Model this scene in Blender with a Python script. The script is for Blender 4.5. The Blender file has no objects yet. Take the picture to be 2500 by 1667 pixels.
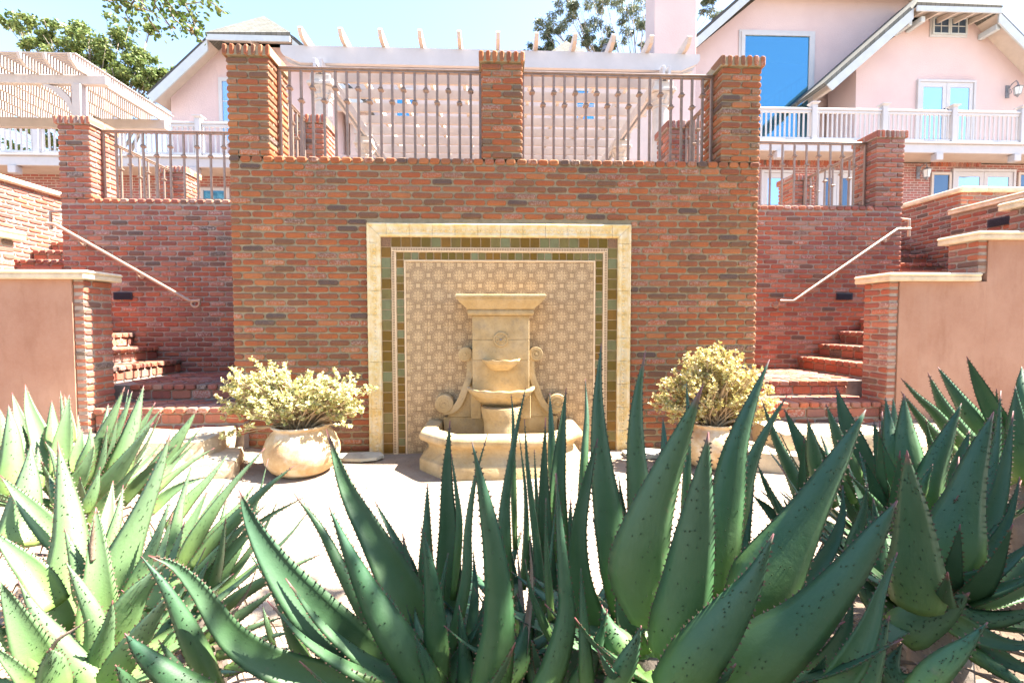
import bpy, bmesh, math, random
from mathutils import Vector, Matrix, noise as mnoise
random.seed(7)
scene = bpy.context.scene
col = scene.collection
R = math.radians

# ------------------------------------------------------------------ camera
FPX = 1111.0                                   # focal length in pixels of the 2500 px wide photograph
YAW, PITCH, ROLL = R(2.30), R(2.285), R(-0.075)
CAM = Vector((0, -4.84, 1.379))
FW = Vector((math.sin(YAW)*math.cos(PITCH), math.cos(YAW)*math.cos(PITCH), -math.sin(PITCH)))
_r = Vector((math.cos(YAW), -math.sin(YAW), 0)); _u = _r.cross(FW)
RT = _r*math.cos(ROLL) + _u*math.sin(ROLL)
UP = _u*math.cos(ROLL) - _r*math.sin(ROLL)
cam_data = bpy.data.cameras.new('camera'); cam = bpy.data.objects.new('camera', cam_data); col.objects.link(cam)
cam.matrix_world = Matrix((( RT.x, UP.x, -FW.x, CAM.x), (RT.y, UP.y, -FW.y, CAM.y), (RT.z, UP.z, -FW.z, CAM.z), (0, 0, 0, 1)))
cam_data.sensor_width = 36; cam_data.lens = 36*FPX/2500; cam_data.clip_start = 0.05; cam_data.clip_end = 600
scene.camera = cam

# ------------------------------------------------------------------ sky, sun, exposure
SUN_VEC = Vector((0.70, 0.033, 1.0)).normalized()      # towards the sun: right, slightly behind the wall, high
elev = math.asin(SUN_VEC.z); azim = math.atan2(SUN_VEC.x, SUN_VEC.y)
world = bpy.data.worlds.new('World'); scene.world = world; world.use_nodes = True
nt = world.node_tree; bg = nt.nodes['Background']
sky = nt.nodes.new('ShaderNodeTexSky'); sky.sky_type = 'NISHITA'; sky.sun_disc = False
sky.sun_elevation = elev; sky.sun_rotation = azim
sky.air_density = 1.0; sky.dust_density = 0.9; sky.ozone_density = 1.6; sky.altitude = 50
nt.links.new(sky.outputs[0], bg.inputs[0]); bg.inputs[1].default_value = 0.088
sd = bpy.data.lights.new('sun', 'SUN'); sd.energy = 5.0; sd.angle = R(0.5); sd.color = (1.0, 0.935, 0.84)
so = bpy.data.objects.new('sun', sd); col.objects.link(so)
so.rotation_euler = SUN_VEC.to_track_quat('Z', 'Y').to_euler(); so.location = (6, 2, 14)
scene.view_settings.view_transform = 'Standard'; scene.view_settings.look = 'None'
scene.view_settings.exposure = 2.87; scene.view_settings.gamma = 1.0
scene.view_settings.use_curve_mapping = False
try:
    scene.cycles.max_bounces = 8; scene.cycles.diffuse_bounces = 4; scene.cycles.sample_clamp_indirect = 6
except Exception: pass

# ------------------------------------------------------------------ helpers
def ray(u, v): return FW + RT*((u-1250)/FPX) + UP*((833.5-v)/FPX)
K = 2500/2352.0
def at(x, y, Y):                # pixel of the 2352 px view -> point on the vertical plane at depth Y
    d = ray(x*K, y*K); return CAM + d*((Y-CAM.y)/d.y)
def atz(u, v, zc):              # photo pixel at a distance zc along the view axis
    return CAM + ray(u, v)*zc

class MB:
    def __init__(s): s.v = []; s.f = []; s.m = []; s.rn = []; s.has = False; s.t = None
    def add(s, vs, fs, mi=0, rn=0.0):
        b = len(s.v); s.v += [tuple(p) for p in vs]
        for f in fs: s.f.append(tuple(b+i for i in f)); s.m.append(mi); s.rn.append(rn)
        if rn: s.has = True
    def box(s, lo, hi, mi=0, rn=0.0):
        (a, b, c), (d, e, f) = lo, hi
        s.add([(a,b,c),(d,b,c),(d,e,c),(a,e,c),(a,b,f),(d,b,f),(d,e,f),(a,e,f)],
              [(0,3,2,1),(4,5,6,7),(0,1,5,4),(1,2,6,5),(2,3,7,6),(3,0,4,7)], mi, rn)
    def cbox(s, lo, hi, c=0.005, mi=0, rn=0.0, M=None, jit=0.0, mi_edge=None):     # box with chamfered edges
        me = mi if mi_edge is None else mi_edge
        vs = []; idx = {}
        for ax in range(3):
            for sx in (0, 1):
                for sy in (0, 1):
                    for sz in (0, 1):
                        p = [(lo, hi)[q][i] for i, q in enumerate((sx, sy, sz))]
                        sg = [1 if q == 0 else -1 for q in (sx, sy, sz)]
                        for i in range(3):
                            if i != ax: p[i] += sg[i]*c
                        if jit: p = [q + random.uniform(-jit, jit) for q in p]
                        idx[(ax, sx, sy, sz)] = len(vs); vs.append(Vector(p))
        F = []; FE = []
        for ax in range(3):
            o = [i for i in range(3) if i != ax]
            for sd_ in (0, 1):
                q = []
                for a, b in ((0,0),(1,0),(1,1),(0,1)):
                    k = [0,0,0]; k[ax] = sd_; k[o[0]] = a; k[o[1]] = b; q.append(idx[(ax, *k)])
                if (sd_ == 0) != (ax == 1): q.reverse()
                F.append(tuple(q))
        for ax in range(3):             # edges parallel to ax
            o = [i for i in range(3) if i != ax]
            for a in (0, 1):
                for b in (0, 1):
                    k0 = [0,0,0]; k1 = [0,0,0]; k1[ax] = 1
                    for k in (k0, k1): k[o[0]] = a; k[o[1]] = b
                    q = [idx[(o[0], *k0)], idx[(o[0], *k1)], idx[(o[1], *k1)], idx[(o[1], *k0)]]
                    FE.append(tuple(q))
        for sx in (0,1):
            for sy in (0,1):
                for sz in (0,1): FE.append((idx[(0,sx,sy,sz)], idx[(1,sx,sy,sz)], idx[(2,sx,sy,sz)]))
        cen = sum(vs, Vector())/len(vs)
        def fix(fl):
            out = []
            for f in fl:
                a, b, c_ = vs[f[0]], vs[f[1]], vs[f[2]]
                n = (b-a).cross(c_-a); m = sum((vs[i] for i in f), Vector())/len(f) - cen
                out.append(f if n.dot(m) >= 0 else tuple(reversed(f)))
            return out
        F = fix(F); FE = fix(FE)
        if M is not None: vs = [M @ p for p in vs]
        b = len(s.v); s.v += [tuple(p) for p in vs]
        for f in F: s.f.append(tuple(b+i for i in f)); s.m.append(mi); s.rn.append(rn)
        for f in FE: s.f.append(tuple(b+i for i in f)); s.m.append(me); s.rn.append(rn)
        if rn: s.has = True
    def prism(s, poly, off, mi=0, rn=0.0):              # closed polygon extruded by a vector
        off = Vector(off); n = len(poly); P = [Vector(p) for p in poly]
        nn = Vector()
        for i in range(n): nn += P[i].cross(P[(i+1) % n])
        if nn.dot(off) > 0: P.reverse()
        vs = P + [p+off for p in P]
        fs = [tuple(range(n)), tuple(reversed(range(n, 2*n)))]
        fs += [(i, i+n, (i+1) % n + n, (i+1) % n) for i in range(n)]
        s.add(vs, fs, mi, rn)
    def tube(s, pts, rad, n=8, mi=0, rn=0.0, cap=True):
        P = [Vector(p) for p in pts]
        if not isinstance(rad, (list, tuple)): rad = [rad]*len(P)
        b = len(s.v); up = None
        for i, p in enumerate(P):
            t = (P[min(i+1, len(P)-1)] - P[max(i-1, 0)]).normalized()
            if up is None:
                up = Vector((0,0,1)) if abs(t.z) < 0.9 else Vector((1,0,0))
            a = t.cross(up)
            if a.length < 1e-6: a = t.cross(Vector((0,1,0)))
            a.normalize(); c = a.cross(t).normalized(); up = c
            for k in range(n):
                an = 2*math.pi*k/n
                s.v.append(tuple(p + (a*math.cos(an) + c*math.sin(an))*rad[i]))
        for i in range(len(P)-1):
            for k in range(n):
                k2 = (k+1) % n
                s.f.append((b+i*n+k, b+i*n+k2, b+(i+1)*n+k2, b+(i+1)*n+k)); s.m.append(mi); s.rn.append(rn)
        if cap:
            s.f.append(tuple(b+k for k in reversed(range(n)))); s.m.append(mi); s.rn.append(rn)
            s.f.append(tuple(b+(len(P)-1)*n+k for k in range(n))); s.m.append(mi); s.rn.append(rn)
    def lathe(s, prof, cx, cy, z0, n=24, a0=0.0, a1=2*math.pi, mi=0, cap=True, wob=0.0):
        full = abs(a1-a0-2*math.pi) < 1e-6; m = n if full else n+1; b = len(s.v)
        for r, z in prof:
            for k in range(m):
                an = a0 + (a1-a0)*k/n
                rr = r*(1+wob*math.sin(3*an+1.3)+wob*0.6*math.sin(5*an+z*9))
                s.v.append((cx+rr*math.cos(an), cy+rr*math.sin(an), z0+z))
        for i in range(len(prof)-1):
            for k in range(n):
                k2 = (k+1) % m
                s.f.append((b+i*m+k, b+i*m+k2, b+(i+1)*m+k2, b+(i+1)*m+k)); s.m.append(mi); s.rn.append(0)
        if cap and full:
            if prof[0][0] > 1e-5: s.f.append(tuple(b+k for k in reversed(range(m)))); s.m.append(mi); s.rn.append(0)
            if prof[-1][0] > 1e-5: s.f.append(tuple(b+(len(prof)-1)*m+k for k in range(m))); s.m.append(mi); s.rn.append(0)
    def mesh(s, name, mats, smooth=False):
        me = bpy.data.meshes.new(name); me.from_pydata(s.v, [], s.f)
        for m in (mats if isinstance(mats, (list, tuple)) else [mats]): me.materials.append(m)
        me.polygons.foreach_set('material_index', s.m)
        if s.has:
            at_ = me.attributes.new('rnd', 'FLOAT', 'FACE'); at_.data.foreach_set('value', s.rn)
        if s.t is not None:
            at_ = me.attributes.new('along', 'FLOAT', 'POINT'); at_.data.foreach_set('value', s.t)
        if smooth:
            me.polygons.foreach_set('use_smooth', [True]*len(me.polygons))
        me.update(); return me
    def build(s, name, mats, parent=None, smooth=False, kind=None):
        o = bpy.data.objects.new(name, s.mesh(name, mats, smooth)); col.objects.link(o)
        if parent is not None:
            o.parent = parent; o.matrix_parent_inverse = Matrix.Translation(-parent.location)
        if kind: o['kind'] = kind
        return o

def tag(o, label, cat, group=None, kind=None):
    o['label'] = label; o['category'] = cat
    if group: o['group'] = group
    if kind: o['kind'] = kind
    return o
def thing(name, label, cat, loc=(0,0,0), group=None):
    o = bpy.data.objects.new(name, None); col.objects.link(o); o.location = loc; o.empty_display_size = 0.2
    return tag(o, label, cat, group)
def inst(name, me, parent, M):                     # a part that shares mesh data; M is its world matrix
    o = bpy.data.objects.new(name, me); col.objects.link(o); o.parent = parent
    o.matrix_parent_inverse = Matrix.Translation(-parent.location); o.matrix_basis = M
    return o
def shade_by_angle(o, a=35):
    me = o.data; me.polygons.foreach_set('use_smooth', [True]*len(me.polygons))
    bm = bmesh.new(); bm.from_mesh(me)
    for e in bm.edges: e.smooth = len(e.link_faces) == 2 and e.calc_face_angle(0) < R(a)
    bm.to_mesh(me); bm.free(); return o

# ------------------------------------------------------------------ materials
class NT:
    def __init__(s, name):
        s.m = bpy.data.materials.new(name); s.m.use_nodes = True; s.n = s.m.node_tree.nodes; s.l = s.m.node_tree.links
        s.b = s.n['Principled BSDF']; s._pos = None
    def nd(s, t, **k):
        x = s.n.new(t)
        for a, v in k.items(): setattr(x, a, v)
        return x
    def lk(s, a, b): s.l.new(a, b)
    def pos(s):
        if s._pos is None: s._pos = s.nd('ShaderNodeNewGeometry').outputs['Position']
        return s._pos
    def noise(s, scale, detail=4, rough=0.6, vec=None, stretch=None):
        x = s.nd('ShaderNodeTexNoise'); x.inputs['Scale'].default_value = scale
        x.inputs['Detail'].default_value = detail; x.inputs['Roughness'].default_value = rough
        v = vec if vec is not None else s.pos()
        if stretch:
            mp = s.nd('ShaderNodeMapping'); mp.inputs['Scale'].default_value = stretch; s.lk(v, mp.inputs[0]); v = mp.outputs[0]
        s.lk(v, x.inputs['Vector']); return x.outputs['Fac']
    def ramp(s, fac, stops, interp='LINEAR'):
        x = s.nd('ShaderNodeValToRGB'); e = x.color_ramp; e.interpolation = interp
        while len(e.elements) < len(stops): e.elements.new(0.5)
        for q, (p, c) in zip(e.elements, stops):
            q.position = p; q.color = (*c, 1) if len(c) == 3 else c
        s.lk(fac, x.inputs[0]); return x.outputs[0]
    def val(s, fac, a, b): return s.ramp(fac, [(a, (0,0,0)), (b, (1,1,1))])
    def math(s, op, a, b=None, c=None):
        x = s.nd('ShaderNodeMath', operation=op)
        for i, q in enumerate((a, b, c)):
            if q is None: continue
            if isinstance(q, (int, float)): x.inputs[i].default_value = q
            else: s.lk(q, x.inputs[i])
        return x.outputs[0]
    def mix(s, fac, a, b, mode='MIX'):
        x = s.nd('ShaderNodeMix', data_type='RGBA', blend_type=mode)
        for i, q in ((0, fac), (6, a), (7, b)):
            if isinstance(q, (int, float)): x.inputs[i].default_value = q
            elif isinstance(q, tuple): x.inputs[i].default_value = (*q, 1)
            else: s.lk(q, x.inputs[i])
        return x.outputs[2]
    def bump(s, h, strength=0.3, dist=0.01):
        x = s.nd('ShaderNodeBump'); x.inputs['Strength'].default_value = strength; x.inputs['Distance'].default_value = dist
        s.lk(h, x.inputs['Height']); s.lk(x.outputs[0], s.b.inputs['Normal'])
    def out(s, color, rough=0.7, spec=None, metal=None):
        if isinstance(color, tuple): s.b.inputs['Base Color'].default_value = (*color, 1)
        else: s.lk(color, s.b.inputs['Base Color'])
        if isinstance(rough, (int, float)): s.b.inputs['Roughness'].default_value = rough
        else: s.lk(rough, s.b.inputs['Roughness'])
        if spec is not None: s.b.inputs['Specular IOR Level'].default_value = spec
        if metal is not None: s.b.inputs['Metallic'].default_value = metal
        return s.m
    def rnd(s):
        oi = s.nd('ShaderNodeObjectInfo').outputs['Random']
        a = s.nd('ShaderNodeAttribute', attribute_name='rnd').outputs['Fac']
        return s.math('FRACT', s.math('ADD', oi, a))

def simple(name, c, rough=0.7, var=0.25, scale=8, bump=0.0, bscale=60, spec=0.4, metal=0.0, stretch=None):
    t = NT(name); n = t.noise(scale, 5, 0.65, stretch=stretch)
    lo = tuple(q*(1-var) for q in c); hi = tuple(min(1, q*(1+var)) for q in c)
    cc = t.ramp(n, [(0.3, lo), (0.7, hi)])
    if bump: t.bump(t.noise(bscale, 5, 0.7), bump, 0.01)
    return t.out(cc, rough, spec, metal)

def brick_mat(name, pal, smear=0.0, wash=0.5, sat=1.0):
    t = NT(name); r = t.rnd()
    base = t.ramp(r, pal, 'CONSTANT')
    n1 = t.noise(55, 5, 0.7); n2 = t.noise(11, 4, 0.6); n3 = t.noise(160, 3, 0.7); n4 = t.noise(1.6, 3, 0.5)
    c = t.mix(t.math('MULTIPLY', t.val(n1, 0.3, 0.7), 0.75), base, t.mix(0.5, base, (0.11, 0.06, 0.048)))
    c = t.mix(t.math('MULTIPLY', t.val(n3, 0.42, 0.75), 0.4), c, (0.44, 0.21, 0.115))
    r2 = t.math('FRACT', t.math('MULTIPLY', r, 37.7))
    lim = t.math('MULTIPLY', t.val(r2, 0.72, 1.0), wash)
    c = t.mix(t.math('MULTIPLY', t.val(n1, 0.46, 0.62), lim), c, (0.56, 0.46, 0.42))
    drip = t.noise(26, 4, 0.6, stretch=(1, 1, 0.12))
    c = t.mix(t.math('MULTIPLY', t.val(drip, 0.55, 0.72), 0.28), c, (0.085, 0.075, 0.07))
    c = t.mix(t.math('MULTIPLY', t.val(t.noise(3.0, 4, 0.65, stretch=(1, 1, 0.16)), 0.56, 0.72), 0.42), c, t.mix(0.75, c, (0.055, 0.045, 0.04)))
    c = t.mix(t.math('MULTIPLY', t.val(n4, 0.5, 0.8), 0.3), c, t.mix(0.6, c, (0.12, 0.085, 0.06)))
    if smear: c = t.mix(t.math('MULTIPLY', t.val(n2, 0.25, 0.6), smear), c, (0.30, 0.22, 0.12))
    t.bump(t.math('ADD', t.math('MULTIPLY', n1, 0.6), t.math('MULTIPLY', n3, 0.4)), 0.45, 0.008)
    return t.out(c, 0.9, 0.2)
PAL_MAIN = [(0, (0.32,0.083,0.028)), (0.16, (0.235,0.074,0.034)), (0.30, (0.36,0.106,0.034)), (0.42, (0.19,0.076,0.042)), (0.52, (0.30,0.074,0.028)),
            (0.64, (0.27,0.100,0.046)), (0.75, (0.21,0.060,0.032)), (0.83, (0.13,0.068,0.044)), (0.89, (0.38,0.135,0.05)), (0.955, (0.065,0.055,0.055))]
PAL_SIDE = [(0, (0.37,0.095,0.06)), (0.16, (0.29,0.085,0.072)), (0.32, (0.41,0.115,0.062)), (0.46, (0.23,0.075,0.065)), (0.58, (0.37,0.135,0.095)),
            (0.70, (0.28,0.13,0.115)), (0.80, (0.42,0.16,0.11)), (0.88, (0.15,0.085,0.075)), (0.93, (0.38,0.22,0.175)), (0.97, (0.085,0.075,0.075))]
M = {}
M['brick'] = brick_mat('old_brick', PAL_MAIN); M['brick_edge'] = brick_mat('old_brick_edge', PAL_MAIN, smear=0.22)
M['brick2'] = brick_mat('red_brick', PAL_SIDE, wash=0.75); M['brick2_edge'] = brick_mat('red_brick_edge', PAL_SIDE, smear=0.2, wash=0.6)
BM1 = [M['brick'], M['brick_edge']]; BM2 = [M['brick2'], M['brick2_edge']]
def mortar_mat(name, a, b):
    t = NT(name); n = t.noise(14, 5, 0.7); n2 = t.noise(120, 3, 0.7)
    c = t.ramp(n, [(0.3, a), (0.7, b)]); t.bump(n2, 0.8, 0.006); return t.out(c, 0.95, 0.15)
M['mortar'] = mortar_mat('old_mortar', (0.225,0.185,0.12), (0.35,0.285,0.19))
M['mortar2'] = mortar_mat('grey_mortar', (0.25,0.205,0.175), (0.38,0.32,0.275))
t = NT('sandy_ground'); n = t.noise(3, 6, 0.65); n2 = t.noise(40, 5, 0.7); n3 = t.noise(9, 4, 0.6)
c = t.ramp(n, [(0.25, (0.22,0.165,0.12)), (0.55, (0.29,0.23,0.175)), (0.8, (0.335,0.28,0.22))])
c = t.mix(t.math('MULTIPLY', t.val(n2, 0.5, 0.75), 0.4), c, (0.22,0.16,0.115))
c = t.mix(t.math('MULTIPLY', t.val(n3, 0.58, 0.72), 0.45), c, (0.25,0.17,0.12))
t.bump(t.math('ADD', n2, t.math('MULTIPLY', n3, 1.5)), 0.6, 0.02); M['sand'] = t.out(c, 0.95, 0.1)
t = NT('cast_stone'); n = t.noise(5, 6, 0.65); n2 = t.noise(45, 5, 0.7); n3 = t.noise(2.2, 4, 0.6)
c = t.ramp(n, [(0.3, (0.34,0.235,0.11)), (0.5, (0.44,0.32,0.165)), (0.75, (0.50,0.385,0.23))])
c = t.mix(t.math('MULTIPLY', t.val(n3, 0.52, 0.7), 0.45), c, (0.52,0.42,0.29))
c = t.mix(t.math('MULTIPLY', t.val(n2, 0.54, 0.72), 0.5), c, (0.25,0.18,0.10))
dr = t.noise(9, 4, 0.6, stretch=(1,1,0.12)); c = t.mix(t.math('MULTIPLY', t.val(dr, 0.55, 0.75), 0.3), c, (0.24,0.19,0.12))
n7 = t.noise(7, 5, 0.7); c = t.mix(t.math('MULTIPLY', t.val(n7, 0.54, 0.72), 0.45), c, (0.20,0.175,0.14))
t.bump(t.math('ADD', n2, t.math('MULTIPLY', n, 0.5)), 0.6, 0.01); M['stone'] = t.out(c, 0.85, 0.2)
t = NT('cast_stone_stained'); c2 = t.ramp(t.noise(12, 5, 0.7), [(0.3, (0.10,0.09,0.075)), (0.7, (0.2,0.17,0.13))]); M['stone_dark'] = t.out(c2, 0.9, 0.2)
M['coping'] = simple('coping_stone', (0.60,0.50,0.36), 0.85, 0.2, 7, 0.4, 70)
t = NT('terracotta_stucco'); n = t.noise(1.7, 5, 0.6); n2 = t.noise(180, 3, 0.7); n3 = t.noise(7, 4, 0.6, stretch=(1,1,0.3)); n4 = t.noise(24, 5, 0.7)
c = t.ramp(n, [(0.3, (0.35,0.185,0.125)), (0.7, (0.44,0.265,0.19))])
c = t.mix(t.math('MULTIPLY', t.val(n3, 0.5, 0.75), 0.4), c, (0.25,0.115,0.07)); c = t.mix(t.math('MULTIPLY', t.val(n4, 0.45, 0.75), 0.22), c, (0.45,0.29,0.22))
dr = t.noise(5, 4, 0.6, stretch=(1,1,0.06)); c = t.mix(t.math('MULTIPLY', t.val(dr, 0.56, 0.72), 0.3), c, (0.44,0.30,0.23))
t.bump(t.math('ADD', n2, t.math('MULTIPLY', n4, 0.8)), 0.7, 0.006); M['stucco'] = t.out(c, 0.92, 0.15)
t = NT('pink_stucco'); n = t.noise(0.9, 4, 0.6); n2 = t.noise(25, 4, 0.7)
c = t.ramp(n, [(0.3, (0.53,0.40,0.385)), (0.7, (0.58,0.45,0.43))]); t.bump(n2, 0.35, 0.03); M['pink'] = t.out(c, 0.9, 0.15)
M['pale_pink'] = simple('pale_pink_paint', (0.50,0.41,0.38), 0.8, 0.05, 3, 0.15, 30)
M['white'] = simple('white_paint', (0.46,0.445,0.445), 0.55, 0.05, 4, 0.08, 40)
M['cream'] = simple('cream_paint', (0.48,0.41,0.35), 0.6, 0.08, 5, 0.1, 40)
M['beige'] = simple('shaded_lattice_paint', (0.42,0.37,0.345), 0.65, 0.08, 5, 0.1, 40)  # lattice paint darkened from white; its shade is put into the colour
M['trim'] = simple('grey_blue_trim', (0.42,0.45,0.455), 0.6, 0.06, 4)
M['rail'] = simple('bronze_metal', (0.25,0.175,0.135), 0.42, 0.18, 20, 0.05, 150, 0.5, 0.35)
M['handrail'] = simple('tan_metal', (0.42,0.31,0.23), 0.4, 0.12, 20, 0, 60, 0.5, 0.3)
M['vent'] = simple('dark_vent', (0.025,0.026,0.04), 0.5, 0.2, 30)
M['light_vent'] = simple('grey_vent', (0.55,0.58,0.66), 0.5, 0.1, 30)
t = NT('asphalt_shingle'); bt = t.nd('ShaderNodeTexBrick'); tc = t.nd('ShaderNodeMapping'); tc.inputs['Scale'].default_value = (1,1,1)
t.lk(t.pos(), tc.inputs[0]); t.lk(tc.outputs[0], bt.inputs[0]); bt.inputs['Scale'].default_value = 3.5
for i, q in ((1, (0.12,0.117,0.10,1)), (2, (0.165,0.16,0.14,1)), (3, (0.065,0.062,0.06,1))): bt.inputs[i].default_value = q
M['roof'] = t.out(t.mix(t.math('MULTIPLY', t.val(t.noise(12), 0.4, 0.8), 0.3), bt.outputs[0], (0.12,0.115,0.10)), 0.95, 0.1)
M['wood'] = simple('weathered_wood', (0.16,0.11,0.075), 0.85, 0.35, 9, 0.2, 50)
t = NT('sky_blue_window_glass'); t.out((0.09,0.33,0.54), 0.06, 0.8, 0.75); M['glass'] = t.m  # blue of the reflected sky is put into the glass colour
t = NT('sky_tinted_window_glass'); t.out((0.14,0.38,0.53), 0.04, 0.8, 0.8); tp = t.nd('ShaderNodeBsdfTransparent'); tp.inputs[0].default_value = (0.16,0.52,0.72,1)  # reflected sky blue put into both colours of the pane
mx = t.nd('ShaderNodeMixShader'); mx.inputs[0].default_value = 0.55; t.lk(tp.outputs[0], mx.inputs[1]); t.lk(t.b.outputs[0], mx.inputs[2]); t.lk(mx.outputs[0], t.n['Material Output'].inputs[0])
M['sky_glass'] = t.m
t = NT('pale_window_glass'); t.out((0.30,0.45,0.62), 0.08, 0.8, 0.7); M['glass2'] = t.m
t = NT('dark_window_glass'); t.out((0.05,0.09,0.15), 0.06, 0.8, 0.4); M['glass3'] = t.m
t = NT('lantern_glass'); t.out((0.62,0.62,0.58), 0.25, 0.6); M['lamp_glass'] = t.m
M['iron'] = simple('grey_iron', (0.20,0.20,0.22), 0.5, 0.2, 20, 0, 60, 0.5, 0.3)
# far brick of the house, one texture
t = NT('house_brick'); bt = t.nd('ShaderNodeTexBrick'); mp = t.nd('ShaderNodeMapping'); mp.inputs['Rotation'].default_value = (R(90), 0, 0)
t.lk(t.pos(), mp.inputs[0]); t.lk(mp.outputs[0], bt.inputs[0]); bt.inputs['Scale'].default_value = 1.0
bt.inputs['Brick Width'].default_value = 0.22; bt.inputs['Row Height'].default_value = 0.072; bt.inputs['Mortar Size'].default_value = 0.008
for i, q in ((1, (0.34,0.11,0.09,1)), (2, (0.24,0.12,0.10,1)), (3, (0.42,0.36,0.32,1))): bt.inputs[i].default_value = q
n = t.noise(9, 4); c = t.mix(t.math('MULTIPLY', t.val(n, 0.6, 0.72), 0.6), bt.outputs[0], (0.52,0.40,0.36))
M['house_brick'] = t.out(c, 0.9, 0.15)

# printed field tile: a centred lattice of medallions
t = NT('patterned_tile'); sp = t.nd('ShaderNodeSeparateXYZ'); t.lk(t.pos(), sp.inputs[0])
PP = 0.2165
def cell(off):
    x = t.math('SUBTRACT', t.math('MODULO', t.math('ADD', sp.outputs[0], 10*PP - 0.0735 + off), PP), PP/2)
    z = t.math('SUBTRACT', t.math('MODULO', t.math('ADD', sp.outputs[2], 10*PP + 0.065 + off), PP), PP/2)
    r = t.math('SQRT', t.math('ADD', t.math('MULTIPLY', x, x), t.math('MULTIPLY', z, z)))
    return x, z, r
xa, za, ra = cell(0.0); xb, zb, rb = cell(PP/2)
sel = t.math('LESS_THAN', ra, rb)
def pick(a, b): return t.math('ADD', t.math('MULTIPLY', a, sel), t.math('MULTIPLY', b, t.math('SUBTRACT', 1.0, sel)))
x, z, r = pick(xa, xb), pick(za, zb), pick(ra, rb); th = t.math('ARCTAN2', z, x)
def band(v, a, b): return t.math('MULTIPLY', t.math('GREATER_THAN', v, a), t.math('LESS_THAN', v, b))
def orr(*q):
    o = q[0]
    for k in q[1:]: o = t.math('MAXIMUM', o, k)
    return o
c4 = t.math('ABSOLUTE', t.math('COSINE', t.math('MULTIPLY', th, 2.0)))
s4 = t.math('ABSOLUTE', t.math('SINE', t.math('MULTIPLY', th, 2.0)))
petal = t.math('MULTIPLY', t.math('LESS_THAN', r, t.math('ADD', 0.013, t.math('MULTIPLY', t.math('MULTIPLY', s4, s4), 0.040))), t.math('GREATER_THAN', r, 0.006))
vein = t.math('MULTIPLY', band(r, 0.016, 0.034), t.math('GREATER_THAN', s4, 0.93))
petal = t.math('MULTIPLY', petal, t.math('SUBTRACT', 1.0, vein))
spear = t.math('MULTIPLY', band(r, 0.02, 0.05), t.math('GREATER_THAN', c4, t.math('ADD', 0.80, t.math('MULTIPLY', t.math('ABSOLUTE', t.math('SUBTRACT', r, 0.036)), 9.0))))
ring1 = band(r, 0.0505, 0.0535)
dots = t.math('MULTIPLY', band(r, 0.0585, 0.0640), t.math('GREATER_THAN', t.math('SINE', t.math('MULTIPLY', th, 14.0)), 0.25))
ring2 = band(r, 0.0680, 0.0705)
gap = t.math('GREATER_THAN', r, 0.0765)
xg = t.math('SUBTRACT', t.math('MODULO', t.math('ADD', t.math('ADD', sp.outputs[0], sp.outputs[2]), 20*PP - 0.0085), PP), PP/2)
star = t.math('GREATER_THAN', r, 0.0885)
light = orr(petal, spear, ring1, dots, ring2, star)
nn = t.noise(220, 3, 0.7); n5 = t.noise(4, 4, 0.6)
light = t.math('MULTIPLY', light, t.val(nn, 0.22, 0.4))
beige = t.ramp(n5, [(0.3, (0.50,0.35,0.19)), (0.7, (0.56,0.41,0.24))]); brown = t.ramp(n5, [(0.3, (0.27,0.18,0.10)), (0.7, (0.315,0.215,0.122))])
M['field_tile'] = t.out(t.mix(light, brown, beige), 0.6, 0.3)
# glazed tiles, each its own green or brown
t = NT('glazed_tile'); r = t.rnd()
c = t.ramp(r, [(0, (0.15,0.085,0.012)), (0.2, (0.15,0.11,0.03)), (0.34, (0.155,0.155,0.07)), (0.46, (0.17,0.18,0.095)), (0.6, (0.13,0.09,0.015)), (0.76, (0.17,0.14,0.05)), (0.88, (0.19,0.10,0.018))], 'CONSTANT')
n = t.noise(18, 5, 0.7, stretch=(1,1,0.5)); c = t.mix(t.math('MULTIPLY', t.val(n, 0.45, 0.75), 0.5), c, (0.09,0.055,0.02))
t.bump(t.noise(22, 4, 0.6), 0.3, 0.01); M['glaze'] = t.out(c, 0.3, 0.25)
M['grout'] = simple('tile_grout', (0.56,0.41,0.26), 0.9, 0.1, 20)
t = NT('cream_glazed_border'); n = t.noise(14, 5, 0.7); n2 = t.noise(3.5, 3, 0.6)
c = t.ramp(n, [(0.3, (0.60,0.40,0.13)), (0.5, (0.68,0.53,0.27)), (0.72, (0.72,0.64,0.48))]); c = t.mix(t.math('MULTIPLY', t.val(n2, 0.45, 0.7), 0.45), c, (0.70,0.62,0.47))
t.bump(t.noise(70, 4, 0.7), 0.35, 0.008); M['border'] = t.out(c, 0.4, 0.4)
M['liner'] = simple('cream_liner', (0.66,0.50,0.32), 0.5, 0.1, 20)
M['liner_dark'] = simple('brown_liner', (0.20,0.12,0.07), 0.6, 0.1, 20)
t = NT('aged_clay'); n = t.noise(6, 6, 0.7); n2 = t.noise(2.5, 4, 0.6); n3 = t.noise(60, 4, 0.7)
c = t.ramp(n, [(0.3, (0.40,0.25,0.12)), (0.48, (0.52,0.37,0.2)), (0.62, (0.60,0.50,0.36)), (0.8, (0.64,0.57,0.46))]); c = t.mix(t.math('MULTIPLY', t.val(n2, 0.5, 0.7), 0.6), c, (0.36,0.16,0.07))
t.bump(n3, 0.3, 0.01); M['clay'] = t.out(c, 0.8, 0.2)
M['soil'] = simple('dark_soil', (0.10,0.07,0.045), 0.95, 0.4, 30, 0.6, 60)
M['rock'] = simple('sandstone_block', (0.52,0.41,0.27), 0.9, 0.28, 5, 0.9, 25)
M['slate'] = simple('slate_flag', (0.36,0.36,0.31), 0.85, 0.25, 8, 0.5, 40)
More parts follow.
